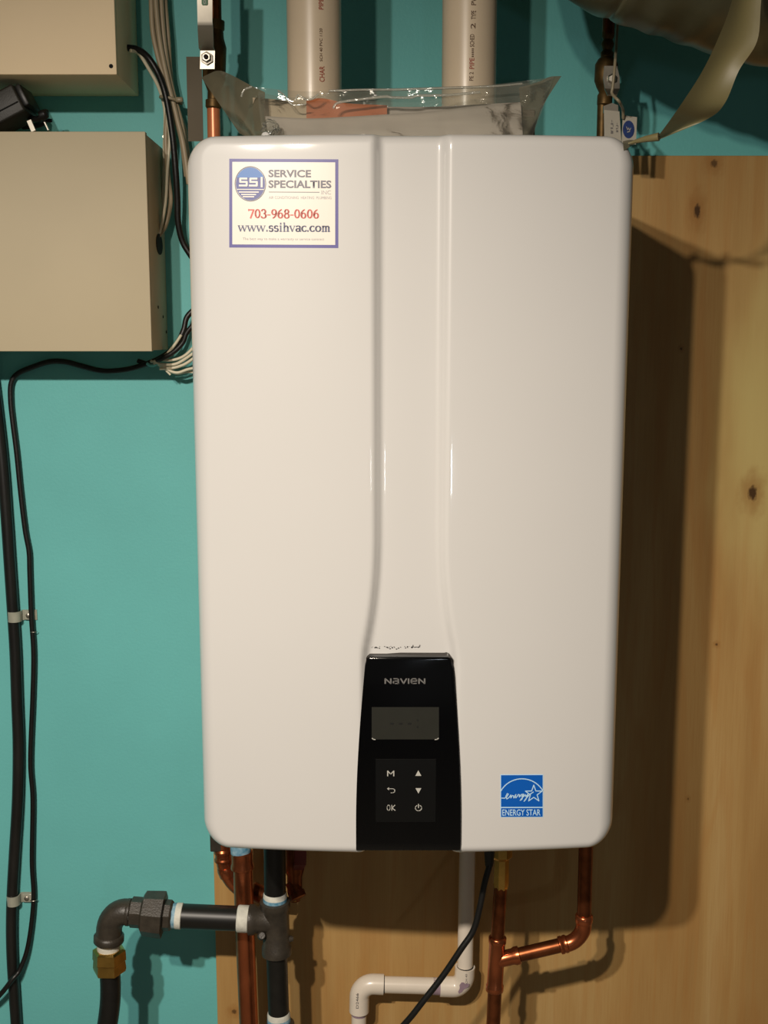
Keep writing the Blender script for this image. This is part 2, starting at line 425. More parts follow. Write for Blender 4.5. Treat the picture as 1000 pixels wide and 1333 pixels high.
# small chips in the enamel above the panel
bm = bmesh.new()
for i in range(46):
    x = random.uniform(484, 548); y = 842.5+random.gauss(0, 1.0)
    c = at(x, y, -0.358); s = random.uniform(0.0003, 0.0009)
    vs = [bm.verts.new(on_cover((c.x+s*1.6*math.cos(a)*random.uniform(.5, 1), c.z+s*math.sin(a)*random.uniform(.5, 1)), 0.0003)) for a in (0.3, 1.6, 2.8, 4.0, 5.2)]
    bm.faces.new(vs)
ch = fin('enamel_chips', bm, M_GAP, cv, 0); ch['kind'] = 'stuff'

# control panel: a tapering glossy block with curved flanks in the channel
YP = -0.3700
def panel_half(z):
    t = (Z_PT-z)/(Z_PT-(ZB+0.001)); t = max(0, min(1, t))
    return 0.0440 + 0.0108*math.sin(PI/2*min(1, t*1.15))
bm = bmesh.new(); prof = []
zt = at(520, 857, YP).z; zb = at(520, 1108, YP).z
nr = 24; left = []; right = []
for i in range(nr+1):
    z = zt - (zt-zb)*i/nr
    left.append((HC-panel_half(z)-0.0008, z)); right.append((HC+panel_half(z)-0.0008, z))
out = [(left[0][0]+0.004, zt+0.0012)] + [(left[0][0]+0.0012, zt-0.0005)] + left[1:] + right[:0:-1] + [(right[0][0]-0.0012, zt-0.0005), (right[0][0]-0.004, zt+0.0012)]
vf = [bm.verts.new((x, YP, z)) for x, z in out]; f = bm.faces.new(vf)
r = bmesh.ops.extrude_face_region(bm, geom=[f])
bk = [g for g in r['geom'] if isinstance(g, bmesh.types.BMVert)]
for v in bk: v.co.y = -0.335
es = [e for e in bm.edges if all(abs(v.co.y-YP) < 1e-6 for v in e.verts)]
bmesh.ops.bevel(bm, geom=es, offset=0.0022, segments=4, profile=0.5, affect='EDGES')
panel = fin('control_panel', bm, M_BLACKG, heater, 40); panel['label'] = 'glossy black control panel'
# smoked upper lip of the panel
z2 = zt+0.0016
lp = [at(471, 856, YP+0.002), at(587, 857, YP+0.002)]
bm = bmesh.new()
zl = at(520, 846, -0.3520).z; zm_ = (zt+zl)/2+0.001
A = [Vector((HC-0.0445, YP+0.0010, zt+0.0004)), Vector((HC+0.0430, YP+0.0010, zt+0.0004)), Vector((HC+0.0405, -0.360, zm_)), Vector((HC+0.0340, -0.354, zl-0.0006)), Vector((HC+0.030, -0.352, zl)), Vector((HC-0.036, -0.352, zl)), Vector((HC-0.0400, -0.355, zl-0.002))]
vs = [bm.verts.new(p) for p in A]; f = bm.faces.new(vs)
r = bmesh.ops.extrude_face_region(bm, geom=[f])
for v in [g for g in r['geom'] if isinstance(g, bmesh.types.BMVert)]: v.co.z -= 0.008
lip = fin('top_lip', bm, M_BRONZE, panel, 20); lip['label'] = 'smoked brown top lip'

# text and print ------------------------------------------------------
def text_mesh(s, bold=0.0, sx=1.0):
    cu = bpy.data.curves.new('t', 'FONT'); cu.body = s; cu.size = 1.0; cu.offset = bold; cu.resolution_u = 3
    o = bpy.data.objects.new('t', cu); COL.objects.link(o)
    me = bpy.data.meshes.new_from_object(o)
    bpy.data.objects.remove(o); bpy.data.curves.remove(cu)
    return me
def place_mesh(name, me, box, fmap, m, parent):
    """stretch flat mesh into box (x0,y0,x1,y1 in the map's 2-D units), then map into the scene"""
    xs = [v.co.x for v in me.vertices]; ys = [v.co.y for v in me.vertices]
    ax, bx = min(xs), max(xs); ay, by = min(ys), max(ys)
    for v in me.vertices:
        a = box[0]+(v.co.x-ax)/max(1e-9, bx-ax)*(box[2]-box[0]); b = box[1]+(v.co.y-ay)/max(1e-9, by-ay)*(box[3]-box[1])
        v.co = fmap(a, b)
    me.materials.clear()
    return link(name, me, m, parent, 0)
def strokes_mesh(polys, thin, thick=None):
    """polylines -> ribbons; with thick set, upright strokes are wider, like a serif face"""
    bm = bmesh.new()
    for pl_ in polys:
        wid = None
        if isinstance(pl_, tuple): pl_, wid = pl_
        for i in range(len(pl_)-1):
            a = Vector(pl_[i]+(0,)); b = Vector(pl_[i+1]+(0,)); d = b-a
            if d.length < 1e-9: continue
            d.normalize()
            w_ = wid if wid else (thin if thick is None else thin+(thick-thin)*abs(d.y))
            n = Vector((-d.y, d.x, 0))*w_/2; e = d*w_*0.3
            bm.faces.new([bm.verts.new(p) for p in (a-e-n, b+e-n, b+e+n, a-e+n)])
    me = bpy.data.meshes.new('s'); bm.to_mesh(me); bm.free(); return me
def ell(cx, cy, rx, ry, a0=0, a1=360, n=16):
    return [(cx+rx*math.cos(math.radians(a0+(a1-a0)*i/n)), cy+ry*math.sin(math.radians(a0+(a1-a0)*i/n))) for i in range(n+1)]
def glyph(c):
    S = 0.05
    if c == '0': return [ell(.25, .35, .17, .32)], .5
    if c == '7': return [([(.03, .64), (.46, .64)], .1), [(.44, .64), (.2, 0)], ([(.05, .7), (.05, .55)], .06)], .5
    if c == '3': return [ell(.22, .51, .15, .17, 160, -80), ell(.22, .18, .18, .18, 90, -160)], .48
    if c == '9': return [ell(.25, .47, .16, .2), ell(.02, .4, .4, .42, 10, -70, 8)], .5
    if c == '6': return [ell(.25, .21, .16, .2), ell(.48, .28, .4, .42, 190, 110, 8)], .5
    if c == '8': return [ell(.25, .52, .14, .16), ell(.25, .18, .17, .18)], .5
    if c == '-': return [([(.05, .25), (.26, .25)], .09)], .32
    if c == '.': return [([(.08, .02), (.08, .1)], .11)], .2
    if c == 'w': return [([(.02, .46), (.17, .02)], .11), ([(.17, .02), (.32, .44)], .05), ([(.32, .44), (.47, .02)], .11), ([(.47, .02), (.62, .46)], .05), ([(-.04, .47), (.12, .47)], .04), ([(.24, .47), (.4, .47)], .04), ([(.54, .47), (.68, .47)], .04)], .7
    if c == 'v': return [([(.04, .46), (.21, .02)], .11), ([(.21, .02), (.38, .46)], .05), ([(-.02, .47), (.14, .47)], .04), ([(.3, .47), (.44, .47)], .04)], .46
    if c == 's': return [ell(.19, .35, .12, .12, 30, 230, 8)+ell(.19, .13, .13, .13, 60, -150, 9)], .4
    if c == 'i': return [([(.13, 0), (.13, .47)], .11), ([(.02, .02), (.24, .02)], .04), ([(.03, .46), (.13, .46)], .04), ([(.13, .6), (.13, .7)], .11)], .28
    if c == 'h': return [([(.13, 0), (.13, .72)], .11), ([(.02, .02), (.24, .02)], .04), ([(.03, .71), (.13, .71)], .04), ell(.26, .33, .13, .13, 180, 0, 8)+[(.39, .02)], ([(.28, .02), (.5, .02)], .04)], .53
    if c == 'a': return [ell(.19, .37, .13, .1, 160, 0, 8)+[(.32, .06), (.4, .02)], ell(.18, .13, .13, .12)], .44
    if c == 'c': return [ell(.23, .24, .18, .22, 50, 320)], .42
    if c == 'o': return [ell(.24, .24, .18, .22)], .48
    if c == 'm': return [([(.13, 0), (.13, .47)], .11), ([(.02, .02), (.24, .02)], .04), ([(.03, .46), (.13, .46)], .04), ell(.24, .33, .11, .13, 170, 0, 8)+[(.35, .02)], ell(.46, .33, .11, .13, 180, 0, 8)+[(.57, .02)], ([(.27, .02), (.44, .02)], .04), ([(.5, .02), (.67, .02)], .04)], .7
    return [], .3
def serif(s):
    out = []; x = 0
    for c in s:
        g, adv = glyph(c)
        for st in g:
            if isinstance(st, tuple): out.append(([(p[0]+x, p[1]) for p in st[0]], st[1]))
            else: out.append([(p[0]+x, p[1]) for p in st])
        x += adv
    return strokes_mesh(out, .06, .135)
def rect_mesh(nx=8, nz=8):
    bm = bmesh.new(); g = [[bm.verts.new((i/nx, j/nz, 0)) for i in range(nx+1)] for j in range(nz+1)]
    for j in range(nz):
        for i in range(nx): bm.faces.new((g[j][i], g[j][i+1], g[j+1][i+1], g[j+1][i]))
    me = bpy.data.meshes.new('r'); bm.to_mesh(me); bm.free(); return me

def cover_map(off, tilt=0.0, c=(0, 0)):
    """photo pixel -> heater cover"""
    def f(a, b):
        x = c[0]+(a-c[0]) - (b-c[1])*math.tan(tilt)*0; y = b+(a-c[0])*math.tan(tilt)
        p = at(x, y, -0.36)
        for _ in range(3): p = at(x, y, cover_y(p.x, p.z)-off)
        return p
    return f
# service sticker: pixel y grows downwards, so boxes run (x0, y_bottom, x1, y_top)
ST = math.radians(0.3)
def sm(off): return cover_map(off, ST, (370, 265))
sticker = place_mesh('service_sticker', rect_mesh(14, 10), (298.5, 322.5, 440.5, 207), sm(0.0002), M_PURPLE, heater)
sticker['label'] = 'white service sticker with purple border'
def st(name, me, box, m, off=0.0006): return place_mesh(name, me, box, sm(off), m, sticker)
st('sticker_field', rect_mesh(14, 10), (302.5, 318.5, 436.5, 211), M_PAPER, 0.0004)
def disc_mesh(n=40, a0=0, a1=360, inner=0.0):
    bm = bmesh.new()
    o = [bm.verts.new((math.cos(math.radians(a0+(a1-a0)*i/n)), math.sin(math.radians(a0+(a1-a0)*i/n)), 0)) for i in range(n+(0 if a1-a0 == 360 else 1))]
    if inner:
        q = [bm.verts.new((math.cos(math.radians(a0+(a1-a0)*i/n))*inner, math.sin(math.radians(a0+(a1-a0)*i/n))*inner, 0)) for i in range(len(o))]
        for i in range(len(o) if a1-a0 == 360 else len(o)-1):
            j = (i+1) % len(o); bm.faces.new((o[i], o[j], q[j], q[i]))
    else: bm.faces.new(o)
    me = bpy.data.meshes.new('d'); bm.to_mesh(me); bm.free(); return me
st('logo_ring', disc_mesh(inner=0.95), (305.5, 262.5, 346.5, 216.5), M_SGREY)
st('logo_disc', disc_mesh(), (307, 261, 345, 218), M_SBLUE2, 0.0006)
st('logo_sky', disc_mesh(24, 20, 160), (308.2, 231.5, 343.8, 218.4), M_SBLUE, 0.0008)
st('logo_band', rect_mesh(4, 2), (308.5, 247.4, 343.6, 246.2), M_PAPER, 0.0010)
for k, (a, b, y) in enumerate(((311, 337, 250.2), (314, 333.5, 253.4), (316, 331, 256.2))):
    st('logo_stripe', rect_mesh(4, 2), (a, y+0.9, b, y-0.7), M_PAPER, 0.0010)
LS = [[(0.9, .95), (0.1, .95), (0.1, .52), (.9, .52), (.9, .05), (.0, .05)]]
def block_ssi():
    P = []
    for k in range(2): P.append([(x+1.25*k, y) for x, y in LS[0]])
    P.append([(2.75, 1.1), (2.75, -.1)])
    return strokes_mesh(P, .24)
st('logo_letters', block_ssi(), (311, 244, 342, 230.5), M_PAPER, 0.0010)
st('sticker_title', text_mesh('SERVICE', 0.03), (349.5, 230.8, 405, 221), M_SGREY)
st('sticker_title', text_mesh('SPECIALTIES', 0.03), (349.5, 244.8, 431.5, 234.6), M_SGREY)
st('sticker_rule', rect_mesh(6, 1), (350, 250.4, 416, 249.6), M_SGREY)
st('sticker_title', text_mesh('INC'), (418.5, 252.8, 431, 247.6), M_SFAINT)
st('sticker_title', text_mesh('AIR CONDITIONING  HEATING  PLUMBING'), (350, 259, 431.5, 255.4), M_SFAINT)
st('sticker_phone', serif('703-968-0606'), (323, 285, 415.5, 272), M_SRED)
st('sticker_address', serif('www.ssihvac.com'), (309.5, 302.2, 430, 289.5), M_SNAVY)
st('sticker_footer', text_mesh('The best way to make a warranty or service contract'), (316, 313.6, 422, 309.4), M_SFAINT)

# energy sticker
em = lambda off: cover_map(off, -ST*0.6, (680, 1036))
es_ = place_mesh('energy_sticker', rect_mesh(8, 8), (651.5, 1064, 707.5, 1008), em(0.0002), M_ESW, heater); es_['label'] = 'blue and white energy sticker'
def et(name, me, box, m, off=0.0006): return place_mesh(name, me, box, em(off), m, es_)
et('sticker_field', rect_mesh(8, 6), (652.4, 1050.3, 706.6, 1009), M_ES, 0.0004)
et('sticker_field', rect_mesh(8, 3), (652.4, 1063.3, 706.6, 1051.8), M_ES, 0.0004)
et('sticker_words', text_mesh('ENERGY STAR', 0.008), (654, 1061.8, 703.8, 1053.6), M_ESW)
def es_lines(polys, wid):
    me = strokes_mesh(polys, wid)
    f = em(0.0006)
    for v in me.vertices: v.co = f(v.co.x, v.co.y)
    return me
arc = [(679.5+31.5*math.cos(math.radians(a)), 1045-31.2*math.sin(math.radians(a))) for a in range(30, 151, 6)]
link('sticker_arc', es_lines([arc], 1.3), M_ESW, es_, 0)
star = []
for k in range(11):
    r_ = 11.4 if k % 2 == 0 else 4.6; a = math.radians(90+36*k); star.append((695+r_*math.cos(a)*1.0, 1033.4-r_*math.sin(a)*1.0))
link('sticker_star', es_lines([star], 1.2), M_ESW, es_, 0)
scr = [(653, 1038.8), (657, 1039), (660, 1037), (662, 1033.5), (660.5, 1033), (658.5, 1037), (660, 1040), (663, 1038), (665, 1034.8), (665.2, 1038.8), (667, 1035.4), (668.6, 1036), (669, 1038.8), (671.2, 1036), (672, 1034.2), (670.4, 1035.6), (671.6, 1038.6), (674, 1036), (674.8, 1034.2), (676.4, 1034.6), (676.2, 1037.6), (679, 1034.2), (681, 1033.8), (679, 1037.2), (682, 1033.8), (679.5, 1040.6), (677.2, 1042), (679, 1039.6), (684, 1034.5), (684.6, 1037), (688, 1033.2), (684.5, 1041), (682.2, 1043.2), (684, 1040.5), (690, 1034), (694.5, 1031)]
link('sticker_script', es_lines([scr], 1.15), M_ESW, es_, 0)

# panel print
def pmap(off):
    return lambda a, b: at(a, b, YP-off)
def pp(name, me, box, m, off=0.0003, parent=None): return place_mesh(name, me, box, pmap(off), m, parent or panel)
def nav():
    P = []; x = 0
    def add(ls, adv):
        nonlocal x
        for l in ls: P.append([(p[0]+x, p[1]) for p in l])
        x += adv
    NN = [(0, 0), (0, 1), (.75, 0), (.75, 1)]
    add([NN], 1.1)
    add([[(.05, 1), (.5, 1), (.65, .85), (.65, 0), (.15, 0), (0, .14), (0, .38), (.12, .52), (.65, .52)]], .98)
    add([[(0, 1), (.38, 0), (.76, 1)]], 1.05)
    add([[(0, 0), (0, 1)]], .35)
    add([[(.68, .03), (.2, 0), (.02, .2), (.02, .8), (.2, 1), (.55, 1), (.7, .8), (.7, .5), (.02, .5)]], 1.05)
    add([NN], .8)
    return strokes_mesh(P, .2)
pp('brand_lettering', nav(), (500.5, 890.5, 554, 882.8), M_PRINT)
disp = pp('display', rect_mesh(1, 1), (484, 962.5, 571.5, 920.5), M_LCD, 0.0002)
pp('display_digits', text_mesh('- - - :'), (508, 948, 545, 936), M_LCDS, 0.0004, panel)
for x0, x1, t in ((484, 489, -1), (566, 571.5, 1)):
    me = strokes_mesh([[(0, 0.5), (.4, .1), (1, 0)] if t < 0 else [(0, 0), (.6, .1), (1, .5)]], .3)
    pp('painted_display_glint', me, (x0, 963.4, x1, 960.4), M_PRINTB, 0.0005)  # glints painted as pale strokes at the display's lower corners
bm = bmesh.new()
k0 = at(489, 1070, YP); k1 = at(568, 988, YP)
add_box(bm, (k0.x, YP-0.0004, k0.z), (k1.x, YP+0.001, k1.z), 0.0003, 1)
pad = fin('keypad', bm, M_KEYPAD, panel, 30)
def kp(name, me, box): return pp(name, me, box, M_PRINTB, 0.0008)
kp('button_symbol', strokes_mesh([[(0, 0), (0, 1), (.4, .35), (.8, 1), (.8, 0)]], .14), (504, 1010.5, 513.5, 1003))
tri = lambda up: (lambda bm_: (bm_.faces.new([bm_.verts.new(p) for p in ([(0, 0, 0), (1, 0, 0), (.5, 1, 0)] if up else [(0, 1, 0), (.5, 0, 0), (1, 1, 0)])]), bm_)[1])(bmesh.new())
def trim_(up):
    b_ = tri(up); me = bpy.data.meshes.new('t'); b_.to_mesh(me); b_.free(); return me
kp('button_symbol', trim_(True), (540.8, 1010, 548.6, 1002.8))
kp('button_symbol', trim_(False), (541, 1033, 548.6, 1026))
kp('button_symbol', strokes_mesh([[(0, .8), (.7, .8), (.95, .65), (.95, .2), (.7, 0), (.45, 0)], [(.18, 1), (0, .8), (.18, .6)]], .11), (504, 1032.5, 514.5, 1025))
kp('button_symbol', strokes_mesh([ell(.35, .5, .3, .5), [(1, 0), (1, 1)], [(1.6, 1), (1.05, .45), (1.65, 0)]], .15), (503.5, 1055.5, 515, 1047.5))
kp('button_symbol', strokes_mesh([ell(.5, .42, .42, .42, 120, 420), [(.5, .45), (.5, 1)]], .12), (540.2, 1056, 549.6, 1046.5))
for b_ in [o for o in COL.objects if o.name.startswith('button_symbol')]: pass

# ------------------------------------------------------------------ vent pipes on top
def vent(xc, label, words):
    Y = -0.17; s = scale_at(xc, 60, Y); r = 0.0302
    b = at(xc, 150, Y); c = Vector((b.x, Y, ZT-0.004)); top = Vector((b.x, Y, 2.56))
    t = thing('vent_pipe', c, label, 'pipe', )
    lathe('pipe', c, top, [(0, r), (1, r)], M_PVC, t, 40)
    lathe('collar', c, c+Vector((0, 0, 0.03)), [(0, r+0.008), (0.15, r+0.009), (0.85, r+0.009), (1, r+0.004)], M_GAP, t, 40)
    for (txt, xo, y0, y1, hw, m) in words:
        me = text_mesh(txt, 0.01)
        xs = [v.co.x for v in me.vertices]; ys = [v.co.y for v in me.vertices]
        ax, bx_ = min(xs), max(xs); ay, by_ = min(ys), max(ys)
        zlo = at(xc, y1, Y).z; zhi = at(xc, y0, Y).z; base = math.asin(max(-1, min(1, (xo-xc)*s/r)))
        for v in me.vertices:
            f = (v.co.x-ax)/(bx_-ax); g = (v.co.y-ay)/(by_-ay)
            ang = base - (g-0.5)*2*hw*s/r
            v.co = Vector((c.x+math.sin(ang)*(r+0.0003), Y-math.cos(ang)*(r+0.0003), zlo+(zhi-zlo)*f))
        me.materials.clear(); link('pipe_print', me, m, t, 0)
    return t
vent(410, 'left of the two white plastic vent pipes above the heater', [('CH', 421, -4, 5, 3, M_INKR), ('PIPE', 421, 8, 22, 3, M_INKR), ('SCH 40 PVC 1120', 420.5, 46, 88, 1.8, M_INK), ('CHAR', 421.5, 94, 114, 3.4, M_INKR)])
vent(610, 'right of the two white plastic vent pipes above the heater', [('PVC', 612.5, 2, 17, 3.2, M_INK), ('TYPE', 612.5, 24, 35, 3, M_INK), ('2', 612, 40, 47, 3, M_INK), ('SCHED', 611, 54, 70, 2.8, M_INK), ('.....', 612, 72, 83, 1.6, M_INK), ('PIPE', 611, 84, 98, 3, M_INKR), ('PE 2', 610.5, 102, 113, 2.6, M_INK)])

# ------------------------------------------------------------------ left water valve
YV = -0.11
t = thing('copper_pipe_with_valve', at(278, 182, YV), 'copper pipe with chrome lever ball valve above the heater left corner', 'pipe')
pz = [at(278, 190, YV), at(278, 138, YV)]
sp = scale_at(278, 100, YV)
tube('pipe', [Vector((at(289, 1100, -0.052).x, -0.052, ZB+0.0098)), Vector((at(289, 1100, -0.052).x, -0.052, ZB+0.10)), Vector((pz[0].x, YV, ZB+0.22)), pz[1]], 8.6*sp, M_COPPERM, t, 24)
pb = at(278, 141, YV); pu = at(281, 30, YV)
top = at(284, -20, YV)
lathe('valve_body', at(278, 142, YV), at(280, 26, YV), [(0, 8.8*sp), (.02, 10.5*sp), (.10, 10.5*sp), (.11, 8*sp), (.2, 8*sp), (.28, 12*sp), (.34, 15*sp), (.7, 15.5*sp), (.8, 12*sp), (.88, 11*sp), (.9, 12.5*sp), (.99, 12.5*sp), (1, 9*sp)], M_BRASSD, t, 12)
tube('pipe', [at(280, 30, YV), Vector((at(284, 0, YV).x, YV, 2.56))], 8.6*sp, M_COPPERD, t, 20)
# lever: a bent strip of plated steel in front of the body
YL = YV-0.034
def ribbon(name, c, wpx, thick, m, parent, wid_dir=Vector((1, 0, 0))):
    """bent strip: centre points, half widths in metres"""
    bm = bmesh.new(); rows = []
    for i, p in enumerate(c):
        a = c[max(i-1, 0)]; b = c[min(i+1, len(c)-1)]; tn = (b-a).normalized(); n = tn.cross(wid_dir).normalized()*thick/2
        h = wpx[i] if hasattr(wpx, '__len__') else wpx
        rows.append([bm.verts.new(p+wid_dir*s*h+n*k) for s, k in ((-1, -1), (1, -1), (1, 1), (-1, 1))])
    for i in range(len(rows)-1):
        for k in range(4): bm.faces.new((rows[i][k], rows[i][(k+1) % 4], rows[i+1][(k+1) % 4], rows[i+1][k]))
    bm.faces.new(rows[0]); bm.faces.new(rows[-1][::-1])
    return fin(name, bm, m, parent, 25)
lev = ribbon('lever_handle', [at(270, 90, YL), at(270.5, 66, YL), at(268.5, 62, YL-0.004), at(267.5, 38, YL-0.020), at(267.3, 33, YL-0.022), at(267, 28, YL-0.021), at(266.5, -20, YL-0.022), at(266, -60, YL-0.022)], [9.2*sp, 9.2*sp, 9.4*sp, 9.6*sp, 9.4*sp, 9.2*sp, 9.6*sp, 10*sp], 0.002, M_CHROME, t)
lev['label'] = 'plated steel lever'
lathe('valve_stem', at(270, 76, YV), at(270, 76, YL-0.001), [(0, 7*sp), (1, 7*sp)], M_BRASS, t, 12)
q = at(269.5, 76, YL-0.002)
lathe('handle_nut', q, q+Vector((0, -0.007, 0)), [(0, 8.2*sp), (.35, 8.2*sp), (.4, 6*sp), (.9, 5.8*sp), (1, 5*sp)], M_CHROME, t, 6, 20)
lathe('stem_end', q+Vector((0, -0.006, 0)), q+Vector((0, -0.0095, 0)), [(0, 3*sp), (.8, 3*sp), (1, 2*sp)], M_GAP, t, 12)
g = [at(x, y, YL-0.0238) for x, y in ((262, -14), (270.5, -14), (270.5, 5), (269.5, 6.5), (263.5, 6.5), (262.5, 5))]
gl_ = poly_plate('handle_label', g, (0, 0.0005, 0), M_GREEN, lev); gl_['label'] = 'green sticker on lever'
me = text_mesh('0'); place_mesh('handle_label_print', me, (265, 5.4, 268, -0.5), lambda a, b: at(a, b, YL-0.0243), M_PRINTB, lev)

# brown tag hanging beside it
tg = ribbon('hanging_tag', catmull([at(255, 184, -0.095), at(254, 140, -0.10), at(253, 100, -0.098), at(252.5, 74, -0.095)], 4), 10*sp, 0.0012, M_TAGB, None)
tag(tg, 'brown translucent plastic tag hanging left of the lever valve', 'tag')

# ------------------------------------------------------------------ right valve, tags
YR = -0.085; sr = scale_at(792, 80, YR)
t = thing('copper_pipe_with_brass_valve', at(792, 180, YR), 'dark copper pipe with brass valve above the heater right corner', 'pipe')
tube('pipe', [Vector((at(762.5, 1110, -0.15).x, -0.15, ZB+0.0098)), Vector((at(762.5, 1110, -0.15).x, -0.15, ZB+0.12)), Vector((at(784, 180, YR).x, YR, ZB+0.24)), at(785, 128, YR)], 7*sr, M_BRASSD, t, 20)
lathe('valve_body', at(787, 138, YR), at(792, 42, YR), [(0, 7.5*sr), (.02, 10*sr), (.14, 10*sr), (.18, 8*sr), (.26, 12*sr), (.34, 15*sr), (.56, 15*sr), (.64, 11*sr), (.66, 8*sr), (.72, 8.6*sr), (.76, 6*sr), (.84, 8.6*sr), (.9, 6*sr), (.94, 8*sr), (1, 8*sr)], M_BRASSD, t, 14, 50)
tube('pipe', [at(792, 46, YR), Vector((at(796, 0, YR).x, YR, 2.56))], 8*sr, M_COPPERD, t, 20)
q = at(796, 102, YR-0.014)
lathe('valve_stem', q+Vector((0, 0.014, 0)), q+Vector((0, -0.018, 0)), [(0, 8*sr), (.5, 8*sr), (.55, 6*sr), (1, 6*sr)], M_BRASS, t, 12)
ribbon('handle_plate', [at(795, 86, YR-0.034), at(796, 102, YR-0.034), at(797, 116, YR-0.036), at(797, 124, YR-0.044)], [8*sr, 10.5*sr, 9.5*sr, 6*sr], 0.002, M_CHROME, t)
lathe('handle_nut', at(797, 102, YR-0.034), at(797, 102, YR-0.042), [(0, 6*sr), (.7, 6*sr), (1, 4*sr)], M_CHROME, t, 6, 20)
def tag_card(name, quad, label, oval=None, lines=()):
    t = thing(name, quad[3], label, 'tag')
    poly_plate('card', quad, (0, 0.0012, 0), M_TAGW, t)
    Yq = quad[0].y
    if oval:
        x, y, rx, ry = oval
        place_mesh('oval_print', disc_mesh(24), (x-rx, y+ry, x+rx, y-ry), lambda a, b: at(a, b, Yq-0.0004), M_OVAL, t)
        place_mesh('letter_print', strokes_mesh([[(0, .9), (.3, .4), (.5, .8), (.7, .3), (1, .7)], [(.2, .1), (.8, .2)]], .12), (x-3.2, y+4, x+3.2, y-4), lambda a, b: at(a, b, Yq-0.0007), M_TAGW, t)
    for (x0, y0, x1, y1) in lines:
        me = strokes_mesh([[(0, 0), (0, .9)], [(.25, 0), (.25, .8), (.5, .8)], [(.8, .1), (.8, 1)], [(1.1, 0), (1.5, 0), (1.5, .9)], [(1.8, .5), (2.1, .5)]], .22)
        def f(a, b, x0=x0, y0=y0, x1=x1, y1=y1): return at(x0+(x1-x0)*b, y1+(y0-y1)*a, Yq-0.0004)
        place_mesh('line_print', me, (0, 1, 1, 0), f, M_INKG, t)
    return t
yq = -0.124
tag_card('pipe_tag', [at(787, 184, yq), at(809, 184, yq), at(806.5, 145, yq), at(786.5, 143, yq)], 'narrow grey printed tag standing on the heater, left of the blue oval one', None, ((795, 156, 798.5, 174), (802, 160, 805, 172)))
tag_card('pipe_tag', [at(809.5, 186, yq-0.004), at(828, 188, yq-0.004), at(829.5, 152.5, yq-0.004), at(811, 150, yq-0.004)], 'small square tag with a blue oval above the heater right corner', (818.5, 168.5, 7.6, 11.6))
sring = tube('tag_string', [at(806, 2, -0.10), at(803.5, 40, -0.12), at(801, 80, -0.155), at(798, 112, -0.16), at(797, 122, -0.16), at(806, 132, -0.17), at(811, 142, -0.14), at(811.5, 154, yq-0.0065)], 1.9*sr, M_TIE, None, 8, 6)
tag(sring, 'thin grey tie strap looped over the right valve, holding the tags', 'strap')
bkx = poly_plate('tag_bracket', [at(786, 147, -0.118), at(805, 146, -0.118), at(805, 137, -0.118), at(797, 134, -0.118), at(786, 138, -0.118)], (0, 0.004, 0), M_CHROME, None)
tag(bkx, 'dull metal clip above the narrow grey tag', 'clip')

# ------------------------------------------------------------------ bag with papers lying on the heater
def strip_grid(name, top, bot, m, parent=None, n=60, rows=8, amp=0.002, thick=0.0, seed=0, fs=30, label=None):
    """sheet between two pixel curves (x, y, Y); amp is the height of its creases"""
    T = catmull([at(*p) for p in top], 10); B = catmull([at(*p) for p in bot], 10)
    def samp(C, f):
        q = f*(len(C)-1); i = min(int(q), len(C)-2); return C[i].lerp(C[i+1], q-i)
    bm = bmesh.new(); g = []
    for j in range(rows+1):
        r = []
        for i in range(n+1):
            a = samp(T, i/n); b = samp(B, i/n); p = a.lerp(b, j/rows)
            d = noise.noise(Vector((p.x*fs, p.z*fs*1.7, seed)))*amp + noise.noise(Vector((p.x*fs*2.7, p.z*fs*3.3, seed+5)))*amp*0.5
            r.append(bm.verts.new(p+Vector((0, d, d*0.2))))
        g.append(r)
    for j in range(rows):
        for i in range(n): bm.faces.new((g[j][i], g[j][i+1], g[j+1][i+1], g[j+1][i]))
    if thick:
        bmesh.ops.recalc_face_normals(bm, faces=bm.faces)
        r = bmesh.ops.extrude_face_region(bm, geom=list(bm.faces))
        for v in [q for q in r['geom'] if isinstance(q, bmesh.types.BMVert)]: v.co.y += thick
    o = fin(name, bm, m, parent, 80)
    return o
bag = thing('document_bag', at(500, 176, -0.27), 'clear crinkled plastic bag of papers lying on top of the heater', 'bag')
strip_grid('front_film', [(335, 120, -0.275), (380, 127, -0.28), (430, 122, -0.285), (470, 119, -0.285), (520, 118, -0.285), (580, 116, -0.285), (640, 113, -0.28), (700, 106, -0.27), (722, 99, -0.265)],
           [(342, 177, -0.31), (400, 177.5, -0.31), (450, 178, -0.31), (500, 178, -0.312), (560, 178, -0.312), (600, 178, -0.31), (640, 178, -0.31), (680, 178, -0.30), (694, 176, -0.29)], M_FILM, bag, 120, 16, 0.006, 0.0, 3, 24)
strip_grid('back_film', [(330, 113, -0.235), (400, 119, -0.235), (470, 116, -0.235), (560, 114, -0.235), (640, 110, -0.235), (700, 103, -0.235), (728, 99, -0.24)],
           [(345, 172, -0.235), (450, 172, -0.235), (600, 172, -0.235), (690, 172, -0.235)], M_FILM, bag, 90, 10, 0.006, 0.0, 9, 24)
